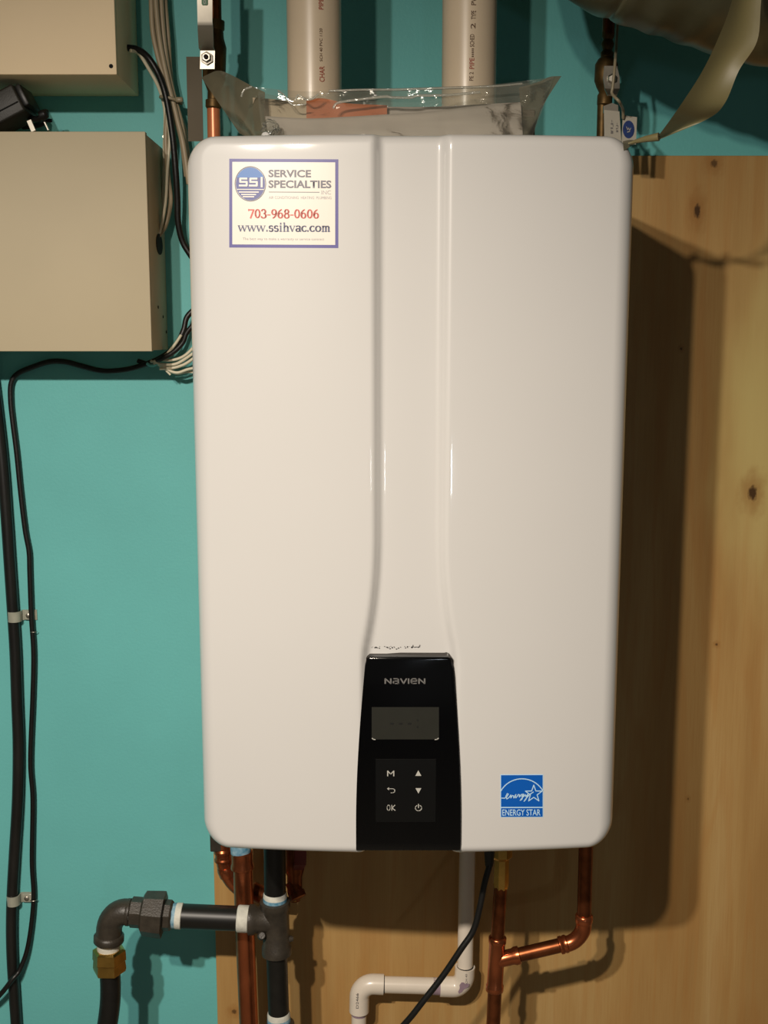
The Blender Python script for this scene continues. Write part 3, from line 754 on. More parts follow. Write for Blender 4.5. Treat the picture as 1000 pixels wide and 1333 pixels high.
# rolled top hem; its white highlights are put into a milkier film
tube('hem', [at(x, y, Y) for x, y, Y in ((428, 118.5, -0.262), (470, 117, -0.262), (520, 116.5, -0.262), (580, 114.5, -0.262), (640, 112.5, -0.26), (680, 109, -0.258))], 0.0013, M_HEM, bag, 8, 8)
def crease(pts, r=0.0011): tube('crease', [at(*p) for p in pts], r, M_HEM, bag, 7, 6)
crease([(434, 141, -0.292), (440, 134, -0.293), (465, 130, -0.293), (500, 126, -0.292), (512, 127, -0.292), (535, 127, -0.292), (545, 124.5, -0.292), (580, 124, -0.292), (625, 120, -0.29)], 0.0013)
crease([(385, 130, -0.286), (388, 124, -0.288), (393, 126, -0.288), (400, 130, -0.29), (408, 128, -0.29), (415, 122, -0.29)], 0.0010)
crease([(362, 118, -0.286), (370, 124, -0.288), (380, 136, -0.29), (398, 136, -0.291)], 0.0007)
crease([(314, 126, -0.29), (318, 117, -0.29), (328, 113, -0.289)], 0.0010)
wl = strip_grid('side_flap', [(262, 101, -0.18), (270, 97, -0.18), (284, 92, -0.185), (300, 97, -0.20), (330, 113, -0.25), (345, 120, -0.275)],
           [(312, 174, -0.25), (320, 177, -0.27), (328, 177, -0.29), (334, 177, -0.30), (338, 177, -0.30), (344, 177, -0.30)], M_FILMW, bag, 40, 14, 0.002, 0.0, 4, 12)
wl['label'] = 'cloudy grey folded flap'
strip_grid('side_flap', [(676, 114, -0.27), (700, 107, -0.265), (716, 100, -0.262), (731, 99, -0.26)],
           [(680, 176, -0.29), (692, 177, -0.29), (697, 165, -0.285), (704, 140, -0.28)], M_FILMW, bag, 30, 14, 0.003, 0.0, 8, 18)
# crumpled knot at the left end
bm = bmesh.new(); bmesh.ops.create_icosphere(bm, subdivisions=3, radius=1)
cc = at(352, 166, -0.315); 
for v in bm.verts:
    k = 1+0.45*noise.noise(v.co*2.4)+0.3*noise.noise(v.co*6); v.co = cc+Vector((v.co.x*0.0085, v.co.y*0.006, v.co.z*0.0075))*k
fin('crumpled_end', bm, M_FILM, bag, 20)
bm = bmesh.new(); bmesh.ops.create_icosphere(bm, subdivisions=2, radius=1)
cc = at(346, 176.5, -0.325)
for v in bm.verts: v.co = cc+Vector((v.co.x*0.0045, v.co.y*0.004, v.co.z*0.0028))*(1+0.4*noise.noise(v.co*3))
fin('folded_tip', bm, M_WHITE, bag, 20)

gb = strip_grid('booklet', [(345, 151, -0.285), (400, 154, -0.287), (450, 152, -0.288), (500, 149, -0.288), (560, 145, -0.287), (620, 138, -0.284), (678, 134, -0.28)],
           [(350, 178, -0.30), (400, 179, -0.302), (450, 179, -0.302), (500, 179, -0.302), (560, 179, -0.302), (620, 179, -0.30), (681, 179, -0.295)], M_GREYBOOK, None, 40, 8, 0.0015, 0.006, 2, 9)
tag(gb, 'long grey paper booklet at the front inside the clear bag', 'booklet')
cp = strip_grid('paper_sheet', [(329, 127, -0.262), (365, 130, -0.264), (401, 136, -0.266), (405, 140, -0.266)], [(331, 170, -0.27), (365, 171, -0.272), (401, 172, -0.272), (405, 172, -0.272)], M_CREAM, None, 16, 6, 0.0008, 0.002, 1, 10)
tag(cp, 'cream sheet of paper at the left end of the bag', 'paper')
cp = strip_grid('paper_sheet', [(500, 139, -0.262), (560, 139, -0.262), (620, 136, -0.262), (678, 133, -0.262)], [(500, 168, -0.268), (560, 169, -0.268), (620, 168, -0.268), (678, 168, -0.268)], M_GREYBOOK, None, 20, 6, 0.0008, 0.002, 6, 10)
tag(cp, 'pale folded sheet behind the grey booklet, towards the bag right end', 'paper')
op = strip_grid('leaflet', [(399, 130, -0.268), (420, 128, -0.268), (450, 134, -0.27), (480, 136, -0.27), (504, 137, -0.27)], [(399, 168, -0.274), (430, 168, -0.275), (460, 168, -0.275), (480, 168, -0.275), (504, 168, -0.274)], M_ORANGE, None, 24, 6, 0.0008, 0.002, 5, 10)
tag(op, 'orange leaflet inside the clear bag, in front of the left vent pipe', 'leaflet')
# small dark catch on the heater top edge
bm = bmesh.new(); a = at(713, 178, -0.29); b = at(735, 172.5, -0.29); add_box(bm, (a.x, -0.29, ZT-0.003), (b.x, -0.28, ZT+0.004), 0.001, 2)
fin('top_latch', bm, M_GAP, heater)
bm = bmesh.new(); a = at(680, 178, -0.28); b = at(697, 140, -0.28); add_box(bm, (a.x, -0.281, ZT-0.003), (b.x, -0.277, at(690, 143, -0.28).z), 0.001, 1)
o = fin('dark_card', bm, M_TAGB, None); tag(o, 'dark card end at the right side of the bag of papers', 'card')

# ------------------------------------------------------------------ plastic-wrapped duct and hanging strip
bm = bmesh.new()
path = catmull([at(806, -330, -0.28), at(800, -240, -0.285), at(800, -150, -0.29), at(858, -116, -0.29), at(925, -92, -0.29), at(1010, -66, -0.28), at(1130, -55, -0.27), at(1300, -60, -0.27), at(1450, -60, -0.27)], 14)
add_tube(bm, path, [0.108+0.001*math.sin(i*0.9) for i in range(len(path))], 64)
for v in bm.verts:
    k = 0.004*noise.noise(v.co*7)+0.0018*noise.noise(v.co*Vector((30,30,30)).x)
    c = min(path, key=lambda p: (p-v.co).length); d = (v.co-c)
    if d.length > 1e-6: v.co += d.normalized()*k
duct = fin('wrapped_duct', bm, M_WRAP, None, 80)
tag(duct, 'dark flexible duct wrapped in crinkled plastic, crossing the top right', 'duct')
sL = catmull([at(*p) for p in ((962, -60, -0.425), (953, 0, -0.425), (935, 50, -0.425), (916, 90, -0.42), (888, 134, -0.41), (866, 165, -0.385), (856, 178, -0.372))], 8)
sR = catmull([at(*p) for p in ((996, -60, -0.416), (991, 0, -0.416), (986, 53, -0.416), (962, 92, -0.416), (944, 134, -0.405), (921, 155, -0.384), (860, 181, -0.370))], 8)
bm = bmesh.new(); g = []
for a, b in zip(sL, sR):
    r = []
    for k in range(9):
        f = k/8; p = a.lerp(b, f); p.y += 0.006*math.sin(f*PI)*(1 if True else 0)+0.002*noise.noise(p*30); r.append(bm.verts.new(p))
    g.append(r)
for i in range(len(g)-1):
    for k in range(8): bm.faces.new((g[i][k], g[i][k+1], g[i+1][k+1], g[i+1][k]))
strip = fin('plastic_strip', bm, M_STRIP, None, 80)
tag(strip, 'yellowed plastic strip hanging from the duct to the heater right corner', 'strip')
a = strip_grid('stuck_end', [(811, 184, -0.347), (820, 182, -0.342), (830, 183, -0.338)], [(812, 196, -0.3515), (819, 192, -0.347), (827, 187, -0.342)], M_FILMW, strip, 10, 6, 0.0004, 0, 3)
tube('twisted_end', [at(858, 178, -0.372), at(840, 181, -0.365), at(828, 184, -0.352), at(818, 187, -0.350)], [0.004, 0.003, 0.002, 0.001], M_STRIP, strip, 8)

# ------------------------------------------------------------------ wall boxes
def wall_box(name, frontR, Y, x_left, top, bot, label, m, lidm):
    pr = at(*frontR, Y)
    zt_ = at(frontR[0], top, Y).z; zb_ = at(frontR[0], bot, Y).z
    t = thing(name, Vector(((x_left+pr.x)/2, 0, zb_)), label, 'box')
    bm = bmesh.new(); add_box(bm, (x_left+0.002, Y+0.004, zb_+0.0012), (pr.x-0.0012, 0.0, zt_-0.0012), 0.0012, 2); fin('enclosure', bm, m, t)
    bm = bmesh.new(); add_box(bm, (x_left, Y, zb_), (pr.x, Y+0.010, zt_), 0.0012, 2); fin('door', bm, m, t)
    return t, pr, zb_, zt_
tb, pr, zb1, zt1 = wall_box('electrical_box', (152, 95), -0.125, -0.80, -160, 97, 'upper beige metal box on the wall, cut by the frame corner', M_BEIGE, M_BEIGE)
q = at(144.5, 86, -0.1255)
lathe('screw_hole', q, q+Vector((0, 0.0008, 0)), [(0, 0.0024), (1, 0.0024)], M_HOLE, tb, 14)
tb2, pr2, zb2, zt2 = wall_box('electrical_box', (193, 300), -0.110, -0.80, 171, 457.5, 'larger tan metal box on the wall left of the heater, below the other', M_BEIGE2, M_BEIGE2)
# knockout hole in its side
X = pr2.x
h = []
for k in range(20):
    a = 2*PI*k/20; h.append(Vector((X-0.0008, -0.040+0.020*math.cos(a), at(205, 318, -0.04).z+0.013*math.sin(a))))
poly_plate('knockout_hole', h, (0.0004, 0, 0), M_HOLE, tb2)
for (yy, zz) in ((412, -0.03), (432, -0.012), (400, -0.06)):
    q = Vector((X-0.0008, zz, at(210, yy, -0.05).z)); lathe('rivet_hole', q, q+Vector((0.0005, 0, 0)), [(0, 0.002), (1, 0.002)], M_HOLE, tb2, 10)

# power adapter on top of the lower box
c = at(3, 151, -0.075)
ad = thing('power_adapter', Vector((c.x, -0.075, zt2)), 'black power adapter brick tilted on top of the lower box', 'adapter')
M = Matrix.Translation(at(6, 146, -0.075)) @ Matrix.Rotation(math.radians(-26), 4, 'Y')
bm = bmesh.new(); add_box(bm, (-0.05, -0.028, -0.0175), (0.029, 0.028, 0.0165), 0.003, 3, M); fin('brick', bm, M_ADAPT, ad)
bm = bmesh.new(); add_box(bm, (0.0285, -0.024, -0.012), (0.036, 0.024, 0.014), 0.002, 2, M); fin('end_cap', bm, M_RUBBER, ad)
bm = bmesh.new(); add_box(bm, (-0.045, -0.0292, -0.006), (0.026, -0.0275, -0.0045), 0.0004, 1, M); fin('case_seam', bm, M_HOLE, ad)
tube('cord', [at(38, 153, -0.07), at(48, 155, -0.075), at(56, 150, -0.078), at(60, 146, -0.07), at(58, 158, -0.05), at(48, 163, -0.04), at(30, 165, -0.03)], 0.0035, M_RUBBER, ad, 10, 8)
lathe('strain_relief', at(52, 151, -0.078), at(62, 148, -0.078), [(0, .0055), (.3, .0062), (.7, .0062), (1, .004)], M_RUBBER, ad, 14)
bm = bmesh.new(); M = Matrix.Translation(at(40.5, 163, -0.085)) @ Matrix.Rotation(math.radians(-22), 4, 'Y'); add_box(bm, (-0.0032, -0.001, -0.008), (0.0032, 0.001, 0.0065), 0.0006, 1, M); fin('plug_blade', bm, M_CHROME, ad)
bm = bmesh.new(); M = Matrix.Translation(at(59, 160, -0.07)) @ Matrix.Rotation(math.radians(-24), 4, 'Y'); add_box(bm, (-0.001, -0.003, -0.010), (0.001, 0.003, 0.008), 0.0003, 1, M); fin('plug_blade', bm, M_CHROME, ad)
tube('stub', [at(60, 157, -0.06), at(68, 157, -0.06)], 0.0022, M_RUBBER, ad, 8)

# ------------------------------------------------------------------ cables
def cable(name, pts, r, m, label, group=None, seg=10, Y=-0.02):
    o = tube(name, [at(p[0], p[1], p[2] if len(p) > 2 else Y) for p in pts], r, m, None, seg, 8)
    return tag(o, label, 'cable', group)
G = 'grey cables in the bundle left of the heater'
LB = 'grey jacketed cable in the tied bundle between the boxes and the heater'
cable('signal_cable', [(196, -40), (197, 0), (199, 40), (206, 75), (216, 108), (222, 130), (230, 158), (237, 185), (243, 230)], 0.0032, M_WIRE, 'leftmost of the four grey cables in the tied bundle', G, Y=-0.030)
cable('signal_cable', [(203, -40), (203, 0), (207, 45), (213, 80), (220, 112), (225, 131), (232, 160), (239, 190), (246, 240)], 0.0032, M_WIRE, 'second from the left of the four grey cables in the tied bundle', G, Y=-0.036)
cable('signal_cable', [(209, -40), (210, 0), (213, 45), (218, 85), (223, 112), (228, 131), (236, 160), (242, 200), (248, 240)], 0.0032, M_WIRE, 'third from the left of the four grey cables in the tied bundle', G, Y=-0.030)
cable('signal_cable', [(214, -40), (215, 0), (219, 50), (221, 85), (224, 112), (230, 140), (239, 165), (242, 185), (250, 240)], 0.0030, M_WIRE, 'rightmost of the four grey cables in the tied bundle', G, Y=-0.022)
cable('signal_cable', [(200, -40), (201, 0), (203, 45), (210, 80), (218, 112), (219, 131), (217, 160), (216, 185), (219, 230), (222, 262), (216, 292), (207, 306, -0.035), (197, 312, -0.035)], 0.0030, M_WIRE, 'grey cable leaving the bundle for the hole in the lower box side', Y=-0.026)
cable('power_cable', [(160, 62, -0.06), (178, 64, -0.05), (192, 74, -0.042), (204, 92, -0.040), (213, 114, -0.042), (219, 140, -0.042), (225, 180, -0.040), (229, 225, -0.036), (231, 260, -0.03), (232, 290, -0.025), (238, 315, -0.02), (250, 335, -0.018)], 0.0040, M_RUBBER, 'black cable curving out of the upper box into the bundle', None, 12)
cable('signal_cable', [(170, 66, -0.06), (181, 70, -0.045), (194, 90, -0.036), (205, 110, -0.03), (212, 130, -0.024), (215, 150, -0.02), (214, 190, -0.015), (213, 240, -0.012), (211, 300, -0.012)], 0.0022, M_WIREW, 'thin pale cable under the black one leaving the upper box')
cable('signal_cable', [(218, 150, -0.03), (221, 180, -0.03), (218, 220, -0.032), (216, 260, -0.034), (211, 290, -0.036), (206, 308, -0.036)], 0.0020, M_WIREW, 'thin white cable entering the dark hole in the lower box side')
# zip tie
q = at(223, 130, -0.032); bm = bmesh.new()
ring = [q+Vector((0.013*math.cos(a), 0.014*math.sin(a)*0.8, 0.003*math.cos(a)*-1)) for a in [2*PI*k/20 for k in range(21)]]
add_tube(bm, ring, 0.0022, 8, False)
a = at(233, 130, -0.045); add_box(bm, a-Vector((0.004, 0.003, 0.003)), a+Vector((0.005, 0.003, 0.003)), 0.001, 1)
tag(fin('cable_tie', bm, M_TIE, None, 50), 'nylon tie around the cable bundle beside the upper box', 'tie')
q = at(215.5, 180, -0.012); lathe('nail', q+Vector((0, 0.012, 0)), q+Vector((0, -0.012, 0)), [(0, .001), (.85, .001), (.86, .0024), (1, .0018)], M_CHROME, None, 10)
tag(bpy.data.objects['nail'], 'small bright nail head beside the cables, right of the lower box', 'nail')
# black cables out of the lower box
cable('power_cable', [(262, 395, -0.02), (244, 412, -0.024), (239, 430, -0.028), (229, 450, -0.03), (212, 464, -0.03), (190, 474, -0.02), (165, 481, -0.014), (135, 483, -0.010), (108, 477, -0.009), (85, 471, -0.009), (64, 471, -0.008), (42, 478, -0.007), (24, 486, -0.006), (15, 498, -0.006), (14, 520, -0.006), (17, 550, -0.006), (22, 590, -0.006), (27, 640, -0.006), (33, 690, -0.006), (38, 718, -0.006), (39, 745, -0.006), (41, 800, -0.006), (44, 850, -0.006), (43, 905, -0.006), (40, 990, -0.006), (43, 1040, -0.006), (42, 1120, -0.006), (44, 1172, -0.006), (37, 1230, -0.008), (26, 1262, -0.014), (16, 1275, -0.022), (0, 1295, -0.024), (-30, 1325, -0.02), (-120, 1420, -0.015), (-200, 1600, -0.015)], 0.0036, M_RUBBER, 'thin black cable from the lower box, running down beside the thick one', None, 10)
cable('power_cable', [(262, 412, -0.046), (244, 432, -0.046), (238, 446, -0.046), (225, 459, -0.046), (208, 468, -0.042), (196, 474, -0.02), (180, 470, -0.012)], 0.0032, M_RUBBER, 'short black cable curling up behind the heater, under the lower box', None, 10)
GW = 'white cables under the lower box'
LW = 'pale cable looping from under the lower box behind the heater'
for LW, pts in zip(('topmost pale cable slanting up over the black cables under the lower box', 'second from top of the pale cables looping under the lower box', 'third from top of the pale cables looping under the lower box', 'fourth from top of the pale cables looping under the lower box', 'second lowest pale cable looping behind the heater edge under the lower box', 'lowest pale cable looping behind the heater edge under the lower box'), (((236, 436), (228, 448), (218, 460), (208, 469), (200, 474)),
            ((256, 448), (243, 461), (232, 467), (220, 469), (206, 468)),
            ((258, 455), (243, 466), (231, 473), (220, 475), (210, 474)),
            ((258, 462), (244, 472), (236, 476), (225, 479), (208, 480)),
            ((258, 478), (244, 481), (232, 485), (222, 483), (212, 476), (200, 470)),
            ((258, 485), (243, 484), (230, 486), (217, 481), (204, 473), (196, 470)))):
    cable('signal_cable', pts, 0.0019, M_WIREW, LW, GW, 8, -0.036+random.uniform(-.006, .006))
cable('signal_cable', [(191, 473), (197, 476), (204, 474), (209, 470)], 0.0018, M_TEAL, 'short teal-painted cable end under the lower box', None, 8, -0.035)
cable('signal_cable', [(216, 482), (219, 485), (222, 488)], 0.0014, M_WIREW, 'tiny cut white cable end below the lower box', None, 8, -0.036)
# the thick cable with clips at the left edge
thick = [(-16, 440), (-6, 520), (3, 600), (9, 680), (13, 740), (17, 800), (20, 850), (22, 910), (24, 970), (23, 1040), (19, 1110), (16, 1165), (15, 1210), (16, 1250), (19, 1300), (22, 1360), (24, 1500), (22, 1700)]
o = cable('thick_cable', thick, 0.0078, M_CABLE, 'thick black cable clipped to the teal wall at the left edge', None, 18, -0.009)
def clip(x, y, label):
    c = at(x, y, -0.009); t = thing('cable_clip', Vector((c.x, 0, c.z)), label, 'clip')
    bm = bmesh.new(); R = 0.0092; wz = 0.007; rows = []
    prof = [(-R-0.001, 0.0)]+[(-R*math.cos(a), -0.009-R*math.sin(a)) for a in [PI*k/12 for k in range(13)]]+[(R, -0.003), (0.012, -0.002), (0.028, -0.002)]
    inn = [(-R+0.001, 0.0)]+[(-(R-.0014)*math.cos(a), -0.009-(R-.0014)*math.sin(a)) for a in [PI*k/12 for k in range(13)]]+[(R-.001, -0.0005), (0.012, 0), (0.028, 0)]
    for s in (-1, 1):
        rows.append([bm.verts.new(c+Vector((a, 0.009+b, s*wz))) for a, b in prof]); rows.append([bm.verts.new(c+Vector((a, 0.009+b, s*wz))) for a, b in inn])
    A, B, C_, D = rows; n = len(A)
    for i in range(n-1):
        bm.faces.new((A[i], A[i+1], C_[i+1], C_[i])); bm.faces.new((B[i], B[i+1], D[i+1], D[i]))
        bm.faces.new((A[i], A[i+1], B[i+1], B[i])); bm.faces.new((C_[i], C_[i+1], D[i+1], D[i]))
    bm.faces.new((A[0], C_[0], D[0], B[0])); bm.faces.new((A[-1], C_[-1], D[-1], B[-1]))
    fin('strap', bm, M_CLIP, t, 40)
    bm = bmesh.new(); add_box(bm, c+Vector((0.011, 0.0035, -0.0065)), c+Vector((0.025, 0.0082, 0.0065)), 0.0018, 3); fin('nail_pad', bm, M_CLIP, t)
    q = c+Vector((0.0175, 0.0035, 0)); lathe('nail_head', q, q+Vector((0, -0.0022, 0)), [(0, .0034), (.6, .0034), (1, .002)], M_CHROME, t, 14)
clip(19, 802, 'upper of the two cloudy plastic clips on the thick cable')
clip(17.5, 1171, 'lower of the two cloudy plastic clips on the thick cable')
for i, y in enumerate((822, 1171)):
    q = at(44, y, -0.006)
    bm = bmesh.new(); add_tube(bm, [q+Vector((0.0047*math.cos(a), -0.0047*math.sin(a), 0)) for a in [PI*k/10 for k in range(11)]], 0.0005, 6)
    o = fin('wire_staple', bm, M_CHROME, None); tag(o, ('upper' if i == 0 else 'lower')+' of the two thin wire staples over the thin black cable', 'staple')

# ------------------------------------------------------------------ black iron gas line
YG = -0.14; sg = scale_at(250, 1195, YG)
gas = thing('gas_line', at(358, 1200, YG), 'black iron gas pipe with elbow, union and tee below the heater left side', 'pipe')
G_ = lambda x, y: at(x, y, YG)
def gl(name, a, b, prof, m, seg=28, sm_=35): return lathe(name, G_(*a), G_(*b), [(f, r*sg) for f, r in prof], m, gas, seg, sm_)
gl('pipe', (236, 1192.5), (316, 1196), [(0, 15.8), (1, 15.8)], M_IRONP)
gl('thread_tape', (309, 1195.6), (324, 1196.4), [(0, 16), (.1, 17.2), (.9, 17.2), (1, 16.4)], M_TAPE)
gl('thread_tape', (221, 1191.5), (238, 1192.6), [(0, 15), (.2, 16), (.85, 16.2), (1, 15.4)], M_TAPEB)
gl('thread_tape', (229, 1192), (237.5, 1192.6), [(0, 16), (.2, 16.6), (.9, 16.6), (1, 15.6)], M_TAPE)
# union: hexagonal ends with a large octagonal ring nut
gl('union_end', (170, 1187), (190, 1188.5), [(0, 17), (.08, 19.5), (.9, 19.5), (1, 18)], M_IRON, 8, 20)
gl('union_nut', (185, 1188.5), (214, 1191), [(0, 23), (.10, 28), (.80, 29.5), (.97, 29.5), (1, 25)], M_IRON, 8, 20)
gl('union_end', (206, 1190.5), (225, 1191.8), [(0, 20), (.1, 20), (.85, 19.5), (1, 17)], M_IRON, 8, 20)
gl('union_end', (214, 1191), (222.5, 1191.6), [(0, 17), (.9, 17), (1, 15)], M_IRON, 24, 35)
# elbow
bm = bmesh.new()
el = [G_(173, 1187.5)] + arc3(G_(166, 1187), G_(142, 1184), G_(142, 1212), 11) + [G_(141.5, 1226)]
add_tube(bm, el, [15.5*sg]+[16.6*sg]*11+[17*sg], 28)
add_lathe(bm, G_(142, 1215), G_(141.5, 1227), [(0, 16*sg), (.25, 19.6*sg), (.8, 19.6*sg), (1, 17*sg)], 28)
add_lathe(bm, G_(163, 1187), G_(170, 1187.5), [(0, 15*sg), (.4, 17.3*sg), (.9, 17.3*sg), (1, 16*sg)], 28)
fin('elbow', bm, M_IRON, gas, 50)
gl('thread_tape', (168.5, 1187), (173, 1187.4), [(0, 15), (.5, 16.4), (1, 15.5)], M_TAPE)
gl('thread_tape', (141.3, 1226), (141.5, 1241), [(0, 14.6), (.5, 14.8), (1, 14)], M_TAPE)
gl('hose_nut', (142, 1235), (142.8, 1266), [(0, 18), (.06, 21.6), (.45, 22.2), (.5, 21), (.8, 22), (.92, 21), (1, 17)], M_BRASS, 6, 20)
tube('gas_hose', [at(143, 1262, YG), at(144, 1285, YG), at(143, 1310, YG), at(138, 1345, YG+0.002), at(128, 1400, YG+0.01), at(115, 1500, YG+0.01), at(112, 1680, YG)], 13.4*sg, M_RUBBER, gas, 24, 8)
# tee
bm = bmesh.new()
add_lathe(bm, G_(358, 1172), G_(360.5, 1243), [(0, 15*sg), (.015, 19.5*sg), (.13, 19.5*sg), (.16, 17.6*sg), (.8, 17.6*sg), (.84, 19.5*sg), (.97, 19.5*sg), (1, 15*sg)], 32)
add_lathe(bm, G_(323, 1197), G_(359, 1198), [(0, 16*sg), (.04, 19.3*sg), (.22, 19.3*sg), (.3, 17*sg), (1, 17*sg)], 32)
add_lathe(bm, G_(376, 1222), G_(382, 1222), [(0, 5*sg), (1, 3*sg)], 12)
fin('tee', bm, M_IRON, gas, 50)
tube('pipe', [Vector((at(358.6, 1140, YG).x, YG, ZB+0.0098)), G_(358.2, 1172)], 14.2*sg, M_IRONP, gas, 28)
gl('thread_tape', (358.2, 1161.5), (358.3, 1175), [(0, 14.4), (.2, 15.4), (1, 15.4)], M_TAPE)
gl('thread_tape', (358.25, 1168), (358.3, 1175), [(0, 15.6), (1, 15.7)], M_TAPEB)
gl('thread_tape', (360.4, 1241), (360.5, 1249), [(0, 13.4), (.9, 13.4), (1, 12.8)], M_TAPE)
tube('pipe', [G_(360.2, 1240), G_(363, 1322)], 13.9*sg, M_IRONP, gas, 28)
gl('thread_tape', (362.8, 1317), (363.2, 1327), [(0, 14.2), (.3, 15.2), (1, 15.2)], M_TAPE)
gl('thread_tape', (363, 1323), (363.6, 1332), [(0, 15), (.3, 15.6), (1, 15.4)], M_TAPEB)
gl('coupling', (364.5, 1329), (367, 1400), [(0, 15), (.05, 19), (.3, 19.5), (.4, 18), (1, 18)], M_IRON)
tube('pipe', [G_(367, 1398), G_(376, 1660)], 13.9*sg, M_IRONP, gas, 24)
lathe('test_cap', at(341, 1218, YG-0.008), at(341, 1218, YG-0.018), [(0, 6*sg), (.7, 6*sg), (1, 4*sg)], M_IRON, gas, 16)

# ------------------------------------------------------------------ copper below left
YC = -0.092; sc_ = scale_at(315, 1130, YC)
cl = thing('copper_riser', at(315, 1130, YC), 'straight copper pipe with pale blue coupling, below the heater left end', 'pipe')
tube('pipe', [at(316, 1122, YC), at(318.5, 1200, YC), at(324, 1333, YC), at(327, 1420, YC), at(334, 1680, YC)], 12.6*sc_, M_COPPER, cl, 28)
lathe('fitting', at(315, 1108, YC), at(315.6, 1131, YC), [(0, 12.5*sc_), (.05, 14*sc_), (.6, 13.6*sc_), (.8, 15*sc_), (.95, 15*sc_), (1, 12*sc_)], M_COPPER, cl, 28)
lathe('thread_tape', Vector((at(313.5, 1100, YC).x, YC, at(313.5, 1099, YC).z)), at(313.5, 1110, YC), [(0, 13*sc_), (.3, 13.6*sc_), (1, 13*sc_)], M_TAPEB, cl, 24)
tube('nipple', [Vector((at(313.5, 1100, YC).x, YC, ZB+0.0098)), at(313.5, 1104, YC)], 11*sc_, M_CHROME, cl, 24)
YU = -0.052; su = scale_at(300, 1130, YU)
ub = thing('copper_return_bend', at(300, 1150, YU), 'copper bend sweeping behind the straight copper and black pipes', 'pipe')
tube('pipe', [Vector((at(289, 1100, YU).x, YU, ZB+0.0098))]+[at(290.5, 1108, YU)]+arc3(at(291, 1118, YU), at(293, 1156, YU), at(325, 1162, YU), 11)+[at(350, 1168, YU), at(372, 1170, YU)], 9.8*su, M_COPPER, ub, 22)
lathe('fitting', at(290, 1104, YU), at(291, 1120, YU), [(0, 10*su), (.15, 11.8*su), (.35, 11.8*su), (.45, 10.4*su), (.75, 10.4*su), (.85, 11.8*su), (1, 11.8*su)], M_COPPER, ub, 22)
lathe('fitting', at(293.5, 1128, YU), at(297, 1140, YU), [(0, 11*su), (.3, 11.8*su), (1, 10.8*su)], M_COPPER, ub, 22)
lathe('fitting', at(326, 1158, YU), at(342, 1166, YU), [(0, 10*su), (.1, 12*su), (.9, 12*su), (1, 10*su)], M_COPPERD, ub, 22)
bm = bmesh.new(); a = at(279, 1104, YU); add_box(bm, a-Vector((0.004, 0.01, 0.001)), Vector((a.x+0.012, YU+0.01, ZB+0.013)), 0.001, 1); fin('steel_clamp', bm, M_IRON, ub)
# service valve behind the black pipe
sv = thing('service_valve', at(385, 1140, YU), 'brass service valve with dark red handle behind the vertical black pipe', 'valve')
lathe('body', at(384, 1172, YU), Vector((at(384, 1110, YU).x, YU, ZB+0.0098)), [(0, 7*su), (.06, 10*su), (.16, 10*su), (.2, 13*su), (.36, 13*su), (.4, 9*su), (.6, 9*su), (.62, 12*su), (1, 12*su)], M_COPPERD, sv, 12)
ribbon('handle', [at(391, 1097, YU-0.02), at(391.5, 1112, YU-0.022), at(391, 1124, YU-0.022), at(388, 1130, YU-0.016)], [7*su, 7.5*su, 7.5*su, 6*su], 0.006, M_RED, sv)
q = at(386, 1160, YU-0.01)
lathe('drain_cap', at(380, 1148, YU), at(389, 1170, YU-0.012), [(0, 9*su), (.6, 9*su), (.62, 11*su), (.95, 11*su), (1, 8*su)], M_COPPERD, sv, 20)
lathe('tailpiece', at(386, 1160, YU), at(381, 1172, YU-0.004), [(0, 6*su), (.9, 6*su), (1, 5*su)], M_BRASS, sv, 16)

# ------------------------------------------------------------------ condensate drain
YD = -0.050; sd = scale_at(550, 1280, YD)
dr = thing('drain_pipe', at(550, 1283, YD), 'small white plastic drain pipe with two elbows below the control panel', 'pipe')
D_ = lambda x, y: at(x, y, YD)
vt = D_(607.5, 1240)
tube('pipe', [Vector((D_(609, 1150).x, YD, ZB+0.0098)), D_(605.5, 1260)], 10.2*sd, M_PVC2, dr, 28)
tube('pipe', [D_(494, 1281.5), D_(585, 1284)], 10.6*sd, M_PVC2, dr, 28)
tube('pipe', [D_(467.5, 1310), D_(463, 1690)], 9.8*sd, M_PVC2, dr, 28)
def pvc_elbow(a, b, c, d, e):
    bm = bmesh.new(); n = 11
    add_tube(bm, [D_(*a)]+arc3(D_(*b), D_(*c), D_(*d), n)+[D_(*e)], [13*sd]*(n+2), 28)
    for v in bm.verts: pass
    return fin('elbow', bm, M_PVC2, dr, 50)
pvc_elbow((605.5, 1258), (605, 1269), (604, 1284.5), (590, 1284.5), (573, 1284))
pvc_elbow((499.5, 1281.5), (487, 1281), (468.5, 1280), (468, 1297), (467.5, 1316))
lathe('primer_ring', D_(573, 1284), D_(564, 1283.6), [(0, 10.9*sd), (1, 10.8*sd)], M_PRIMER, dr, 28)
lathe('primer_ring', D_(467.5, 1316), D_(467.3, 1320.5), [(0, 10.1*sd), (1, 10.1*sd)], M_PRIMER, dr, 28)
lathe('joint_line', D_(605.6, 1258.4), D_(605.6, 1257), [(0, 11*sd), (1, 10.5*sd)], M_GAP, dr, 28)
lathe('joint_line', D_(499.4, 1281.5), D_(500.8, 1281.5), [(0, 11.4*sd), (1, 10.9*sd)], M_GAP, dr, 28)
bm = bmesh.new()
for k in range(14):
    a = k/14*2*PI; rr = 1+0.35*math.sin(3*a+1); x = 603+6.5*rr*math.cos(a); y = 1285+5.5*rr*math.sin(a)-0.5*(x-603)
    bm.verts.new(at(x, y, YD-13.15*sd))
bm.faces.new(list(bm.verts)); fin('primer_smear', bm, M_PRIMER, dr, 0)
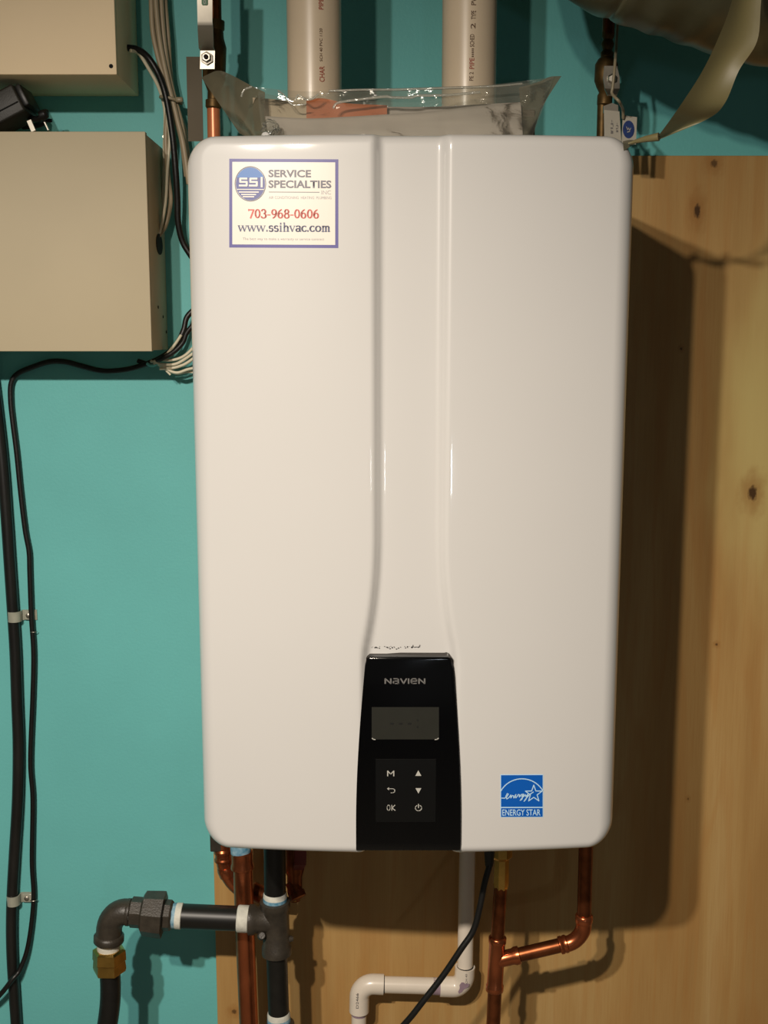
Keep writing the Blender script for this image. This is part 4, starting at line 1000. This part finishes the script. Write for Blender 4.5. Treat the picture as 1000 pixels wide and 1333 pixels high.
for (x0, x1, y0, y1, s) in ((463.5, 467, 1293, 1313, 'D2466'), (606, 608.5, 1268, 1283, 'SCH 40')):
    me = text_mesh(s, 0.01)
    def f(a, b, x0=x0, x1=x1, y0=y0, y1=y1): return at(x0+(x1-x0)*b, y1+(y0-y1)*a, YD-13.1*sd)
    place_mesh('fitting_print', me, (0, 1, 1, 0), f, M_INKG, dr)

# ------------------------------------------------------------------ copper below right
YK = -0.15; sk = scale_at(650, 1220, YK)
K_ = lambda x, y: at(x, y, YK)
ck = thing('copper_tee_assembly', K_(648, 1260), 'copper pipes with tee and elbow below the heater right side', 'pipe')
tube('pipe', [K_(652, 1150), K_(647.5, 1225)], 8.8*sk, M_COPPERD, ck, 24)
tube('pipe', [K_(644.5, 1285), K_(642, 1340), K_(632, 1660)], 9.2*sk, M_COPPERD, ck, 24)
bm = bmesh.new()
add_lathe(bm, K_(648, 1219), K_(643.8, 1291), [(0, 10*sk), (.02, 11.6*sk), (.10, 11.6*sk), (.12, 10.4*sk), (.85, 10.4*sk), (.88, 11.6*sk), (.97, 11.6*sk), (1, 9*sk)], 28)
add_lathe(bm, K_(646, 1250), K_(677, 1243), [(0, 10.2*sk), (.7, 10.2*sk), (.8, 11.6*sk), (.97, 11.6*sk), (1, 9*sk)], 28)
fin('tee', bm, M_COPPER, ck, 50)
KB = YK+0.01
tube('pipe', [K_(670, 1244.5), K_(740, 1228)], 9.2*sk, M_COPPERD, ck, 24)
bm = bmesh.new()
eb = [K_(729, 1231)]+arc3(K_(737, 1229), K_(757, 1226), K_(760, 1206), 10)+[K_(760.5, 1190)]
add_tube(bm, eb, 10.2*sk, 26)
add_lathe(bm, K_(728, 1231), K_(739, 1228), [(0, 9.5*sk), (.1, 11.6*sk), (.4, 11.6*sk), (.5, 10.6*sk), (.65, 11.6*sk), (.9, 11.6*sk), (1, 10*sk)], 26)
add_lathe(bm, K_(760.5, 1190), K_(760.3, 1202), [(0, 9.5*sk), (.15, 11.4*sk), (.8, 11.2*sk), (1, 10*sk)], 26)
fin('elbow', bm, M_COPPER, ck, 50)
tube('pipe', [K_(760.5, 1195), Vector((K_(762.5, 1110).x, YK, ZB+0.0098))], 9.2*sk, M_COPPERD, ck, 24)
lathe('union_fitting', Vector((K_(654, 1110).x, YK, ZB+0.0098)), K_(652, 1156), [(0, 12*sk), (.5, 12*sk), (.55, 14*sk), (.72, 14*sk), (.75, 10*sk), (.95, 10.6*sk), (1, 9*sk)], M_BRASS, ck, 8, 30)

cord = cable('supply_cable', [(640, 1096, -0.20), (640, 1112, -0.205), (637, 1128, -0.21), (631, 1150, -0.212), (624, 1185, -0.215), (616, 1212, -0.217), (600, 1236, -0.22), (577, 1270, -0.222), (552, 1302, -0.225), (525, 1335, -0.225), (470, 1390, -0.22), (430, 1480, -0.2), (420, 1640, -0.2)], 0.0038, M_RUBBER, 'black power cord falling from under the heater past the white drain pipe', None, 14)
g0 = at(637, 1105, -0.20)
lathe('cord_gland', Vector((g0.x, -0.2, ZB+0.0098)), at(637, 1127, -0.208), [(0, .011), (.5, .011), (.6, .0085), (1, .005)], M_RUBBER, heater, 16)
